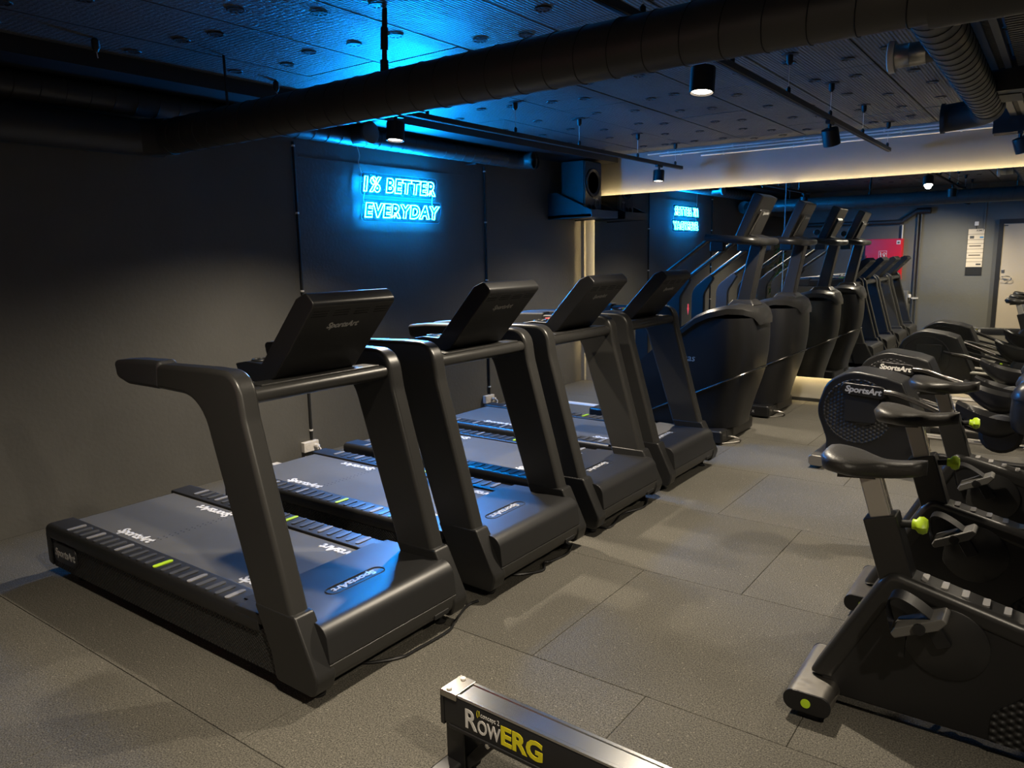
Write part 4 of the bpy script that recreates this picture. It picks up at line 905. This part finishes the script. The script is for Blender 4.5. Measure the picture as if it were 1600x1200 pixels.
    # seat post
    dx, dz = -0.155, 0.50; L_ = math.hypot(dx, dz); ux, uz = dx / L_, dz / L_; px, pz = uz, -ux
    def sp(u, v): return (-0.375 + ux * u + px * v, 0.525 + uz * u + pz * v)
    oprism('post_sleeve', [sp(-0.03, -0.052), sp(-0.03, 0.052), sp(0.205, 0.052), sp(0.205, -0.052)], -0.042, 0.042, M['plast'], t, 0.006)
    ps = oprism('seat_post', [sp(0.1, -0.032), sp(0.1, 0.032), sp(0.345, 0.032), sp(0.345, -0.032)], -0.028, 0.028, M['post'], t, 0.006)
    oprism('height_scale', [sp(0.1, 0.032), sp(0.1, 0.0345), sp(0.345, 0.0345), sp(0.345, 0.032)], -0.018, 0.018, M['chrome'], ps)
    kx, kz = sp(0.165, 0.052)
    otube('knob_stem', [(kx, 0, kz), (kx + 0.035, 0, kz + 0.006)], 0.013, M['deep'], t, 12)
    bm = new(); lathe(bm, [(0.010, 0.0), (0.017, 0.002), (0.017, 0.012), (0.025, 0.02), (0.027, 0.034), (0.02, 0.046), (0.0, 0.049)], (kx + 0.032, 0, kz + 0.006), 'x', 16)
    for v in bm.verts:
        h_ = v.co.x - kx - 0.032
        if 0.015 < h_ < 0.048:
            a = math.atan2(v.co.z - kz - 0.006, v.co.y); f_ = 1 + 0.14 * math.cos(4 * a); v.co.y *= f_; v.co.z = kz + 0.006 + (v.co.z - kz - 0.006) * f_
    obj('adjust_knob', bm, M['lime'], t)['label'] = 'lime knob'
    # seat
    R = []; N = 17
    for k in range(N):
        u = k / (N - 1); x = -0.635 + 0.325 * u
        w = 0.118 * (1 - max(0.0, (0.30 - u) / 0.30) ** 2.6) ** 0.5 if u < 0.30 else 0.118 - 0.082 * (1 - math.cos(min(1.0, (u - 0.30) / 0.36) * PI)) / 2
        if u > 0.9: w *= max(0.30, math.sqrt(max(0.0, 1 - ((u - 0.9) / 0.105) ** 2)))
        w = max(w, 0.012)
        zt = 0.924 + 0.012 * math.cos(u * 5.0) - 0.004; th = 0.078 - 0.028 * u
        if u < 0.10: q_ = math.sqrt(max(0.02, 1 - (1 - u / 0.10) ** 2)); zt -= th * (1 - q_) * 0.45; th *= max(q_, 0.15)
        ring_ = []
        for j in range(18):
            a = 2 * PI * j / 18; e = 0.55; c, s_ = math.cos(a), math.sin(a)
            yy = math.copysign(abs(c) ** e, c) * w; zz = math.copysign(abs(s_) ** 0.7, s_) * th / 2
            if s_ < 0: yy *= 1 - 0.22 * abs(s_)
            ring_.append((x, yy, zt - th / 2 + zz))
        R.append(ring_)
    bm = new(); loft(bm, R); obj('saddle', bm, M['leather'], t, angle=80)
    oprism('saddle_clamp', [(-0.575, 0.835), (-0.455, 0.845), (-0.46, 0.862), (-0.575, 0.862)], -0.03, 0.03, M['dark'], t)
    # front: mast, handlebar, console, front stabiliser
    bm = new(); prism(bm, fillet([(0.46, 0.028, 0.034), (0.60, 0.028, 0.034), (0.60, 0.10, 0.034), (0.46, 0.10, 0.034)], 8), -0.22, 0.22); obj('front_stabiliser', bm, M['steel'], t)
    bm = new(); loft(bm, [[(0.26, -0.045, 0.36), (0.40, -0.045, 0.36), (0.40, 0.045, 0.36), (0.26, 0.045, 0.36)], [(0.20, -0.035, 1.10), (0.27, -0.035, 1.10), (0.27, 0.035, 1.10), (0.20, 0.035, 1.10)]]); obj('mast', bm, M['plast'], t, 0.012)
    bm = new(); tube(bm, spline([(0.06, -0.20, 1.02), (0.10, -0.21, 1.05), (0.16, -0.20, 1.08), (0.24, -0.10, 1.09), (0.25, 0, 1.09), (0.24, 0.10, 1.09), (0.16, 0.20, 1.08), (0.10, 0.21, 1.05), (0.06, 0.20, 1.02)], 6), 0.020, 12); hb = obj('handlebar', bm, M['plast'], t)
    for s in (-1, 1): otube('handlebar_grip', [(0.062, s * 0.2, 1.021), (0.10, s * 0.209, 1.049)], 0.026, M['leather'], hb, 12)
    oprism('console', fillet([(0.10, 1.14, 0.02), (0.17, 1.10, 0.02), (0.32, 1.38, 0.02), (0.26, 1.41, 0.02)]), -0.19, 0.19, M['dark'], t, 0.012)
    return t
bk = make_bike()
bl = ['nearest exercise bike, at the bottom right corner', 'middle exercise bike of the row, its frame half hidden by the nearest bike', 'farthest exercise bike of the row, right before the elliptical trainer']
for k, y in enumerate((2.68, 3.57, 4.46)):
    o = bk if k == 0 else copy_tree(bk); o.location = (0, y, 0); o['label'] = bl[k]

# ================================================================== ROWING MACHINE
t = thing('rowing_machine', 'black rowing machine with aluminium rail at the bottom edge', 'rowing machine', (-1.46, 1.645, 0)); t.rotation_euler = (0, 0, math.radians(-1.6))
oprism('rail', [(-0.046, 0.160), (0.046, 0.160), (0.046, 0.252), (0.040, 0.262), (-0.040, 0.262), (-0.046, 0.252)], 0.0, 2.1, M['dark'], t, 0.003, axis='x')
obox('rail_inset', 0.055, 2.1, -0.032, 0.032, 0.2615, 0.2645, M['alu'], t)
for s in (-1, 1):
    obox('rail_edge', 0.055, 2.1, min(s * 0.032, s * 0.045), max(s * 0.032, s * 0.045), 0.259, 0.268, M['alu'], t, 0.002)
    obox('rail_lip', 0.02, 2.1, min(s * 0.040, s * 0.051), max(s * 0.040, s * 0.051), 0.150, 0.162, M['dark'], t, 0.003)
    y = s * 0.0465; yd = (0, 0, 1); xd = (-s, 0, 0)
    # letters start nearest the rail end on the camera side
    for nm, s_, size, m, x0, x1, z, bd in (('rail_lettering', 'R', 0.088, 'white', 0.085, 0.132, 0.204, 0.02), ('rail_lettering', 'OW', 0.064, 'white', 0.136, 0.225, 0.196, 0.02), ('rail_lettering', 'ERG', 0.082, 'yellow', 0.228, 0.378, 0.203, 0.035), ('maker_lettering', 'concept 2', 0.022, 'white', 0.150, 0.222, 0.239, 0.0), ('maker_lettering', '(1', 0.026, 'yellow', 0.136, 0.147, 0.240, 0.0)):
        xc = (x0 + x1) / 2 if s < 0 else 0.463 - (x0 + x1) / 2
        lettering(nm, s_, size, M[m], t, (xc, y, z), xd, yd, bold=bd, width=x1 - x0)
ec = obox('end_cap', -0.012, 0.055, -0.050, 0.050, 0.248, 0.270, M['capsteel'], t, 0.003)
for y in (-0.033, 0.033): olathe('bolt', [(0.009, 0.270), (0.009, 0.275), (0, 0.276)], (0.012, y, 0), 'z', M['whitep'], ec, 10)
obox('end_plate', -0.016, 0.0, -0.047, 0.047, 0.15, 0.262, M['dark'], t, 0.002)
obox('rear_leg', 0.0, 0.075, -0.040, 0.040, 0.0, 0.16, M['dark'], t, 0.004)
obox('rear_crossbar', -0.01, 0.06, -0.24, 0.24, 0.0, 0.035, M['dark'], t, 0.01)
bm = new(); loft(bm, [[(0.05, -0.03, 0.03), (0.085, -0.03, 0.02), (0.085, 0.03, 0.02), (0.05, 0.03, 0.03)], [(0.155, -0.03, 0.155), (0.195, -0.03, 0.145), (0.195, 0.03, 0.145), (0.155, 0.03, 0.155)]]); obj('leg_brace', bm, M['plast'], t, 0.003)
olathe('brace_bolt', [(0.008, -0.047), (0.008, -0.053), (0, -0.055)], (0.178, 0, 0.150), 'y', M['chrome'], t, 12)
bm = new(); lathe(bm, [(0.0, -0.05), (0.17, -0.05), (0.21, -0.03), (0.21, 0.03), (0.17, 0.05), (0.0, 0.05)], (2.20, 0, 0.30), 'y', 32); obj('flywheel_cage', bm, M['dark'], t)
obox('front_foot', 2.2, 2.3, -0.28, 0.28, 0.0, 0.10, M['dark'], t, 0.02)
R = []
bm = new(); prism(bm, fillet([(1.10, -0.13, 0.05), (1.34, -0.15, 0.06), (1.34, 0.15, 0.06), (1.10, 0.13, 0.05)]), 0.30, 0.345, 'z'); obj('seat', bm, M['foam'], t, 0.012)
obox('seat_carriage', 1.14, 1.30, -0.06, 0.06, 0.262, 0.305, M['plast'], t, 0.006)
for s in (-1, 1): oprism('footplate', [(1.75, 0.27), (1.80, 0.27), (1.95, 0.50), (1.90, 0.52)], min(s * 0.07, s * 0.17), max(s * 0.07, s * 0.17), M['plast'], t, 0.006)

# ================================================================== FLOOR CORDS
cords = [([(-2.24, 1.84), (-2.13, 1.88), (-2.046, 1.987), (-2.034, 2.068), (-2.027, 2.261), (-2.063, 2.355), (-2.110, 2.491), (-2.10, 2.56)], 'thin black power cord curving in front of the nearest treadmill'),
         ([(-2.22, 2.86), (-2.12, 2.90), (-2.041, 3.017), (-2.09, 3.10), (-2.071, 3.135), (-2.055, 3.275), (-2.10, 3.407)], 'thin power cord under the front of the second treadmill'),
         ([(-2.28, 3.66), (-2.17, 3.70), (-2.06, 3.74), (-2.07, 3.85), (-2.10, 4.0), (-2.05, 4.186), (-2.10, 4.35)], 'thin power cord under the front of the third treadmill')]
for (P, lb), tr in zip(cords, treads):
    o = otube('power_cord', spline([(x - tr.location.x, y - tr.location.y, 0.007) for x, y in P], 8), 0.006, M['dark'], tr, 6)
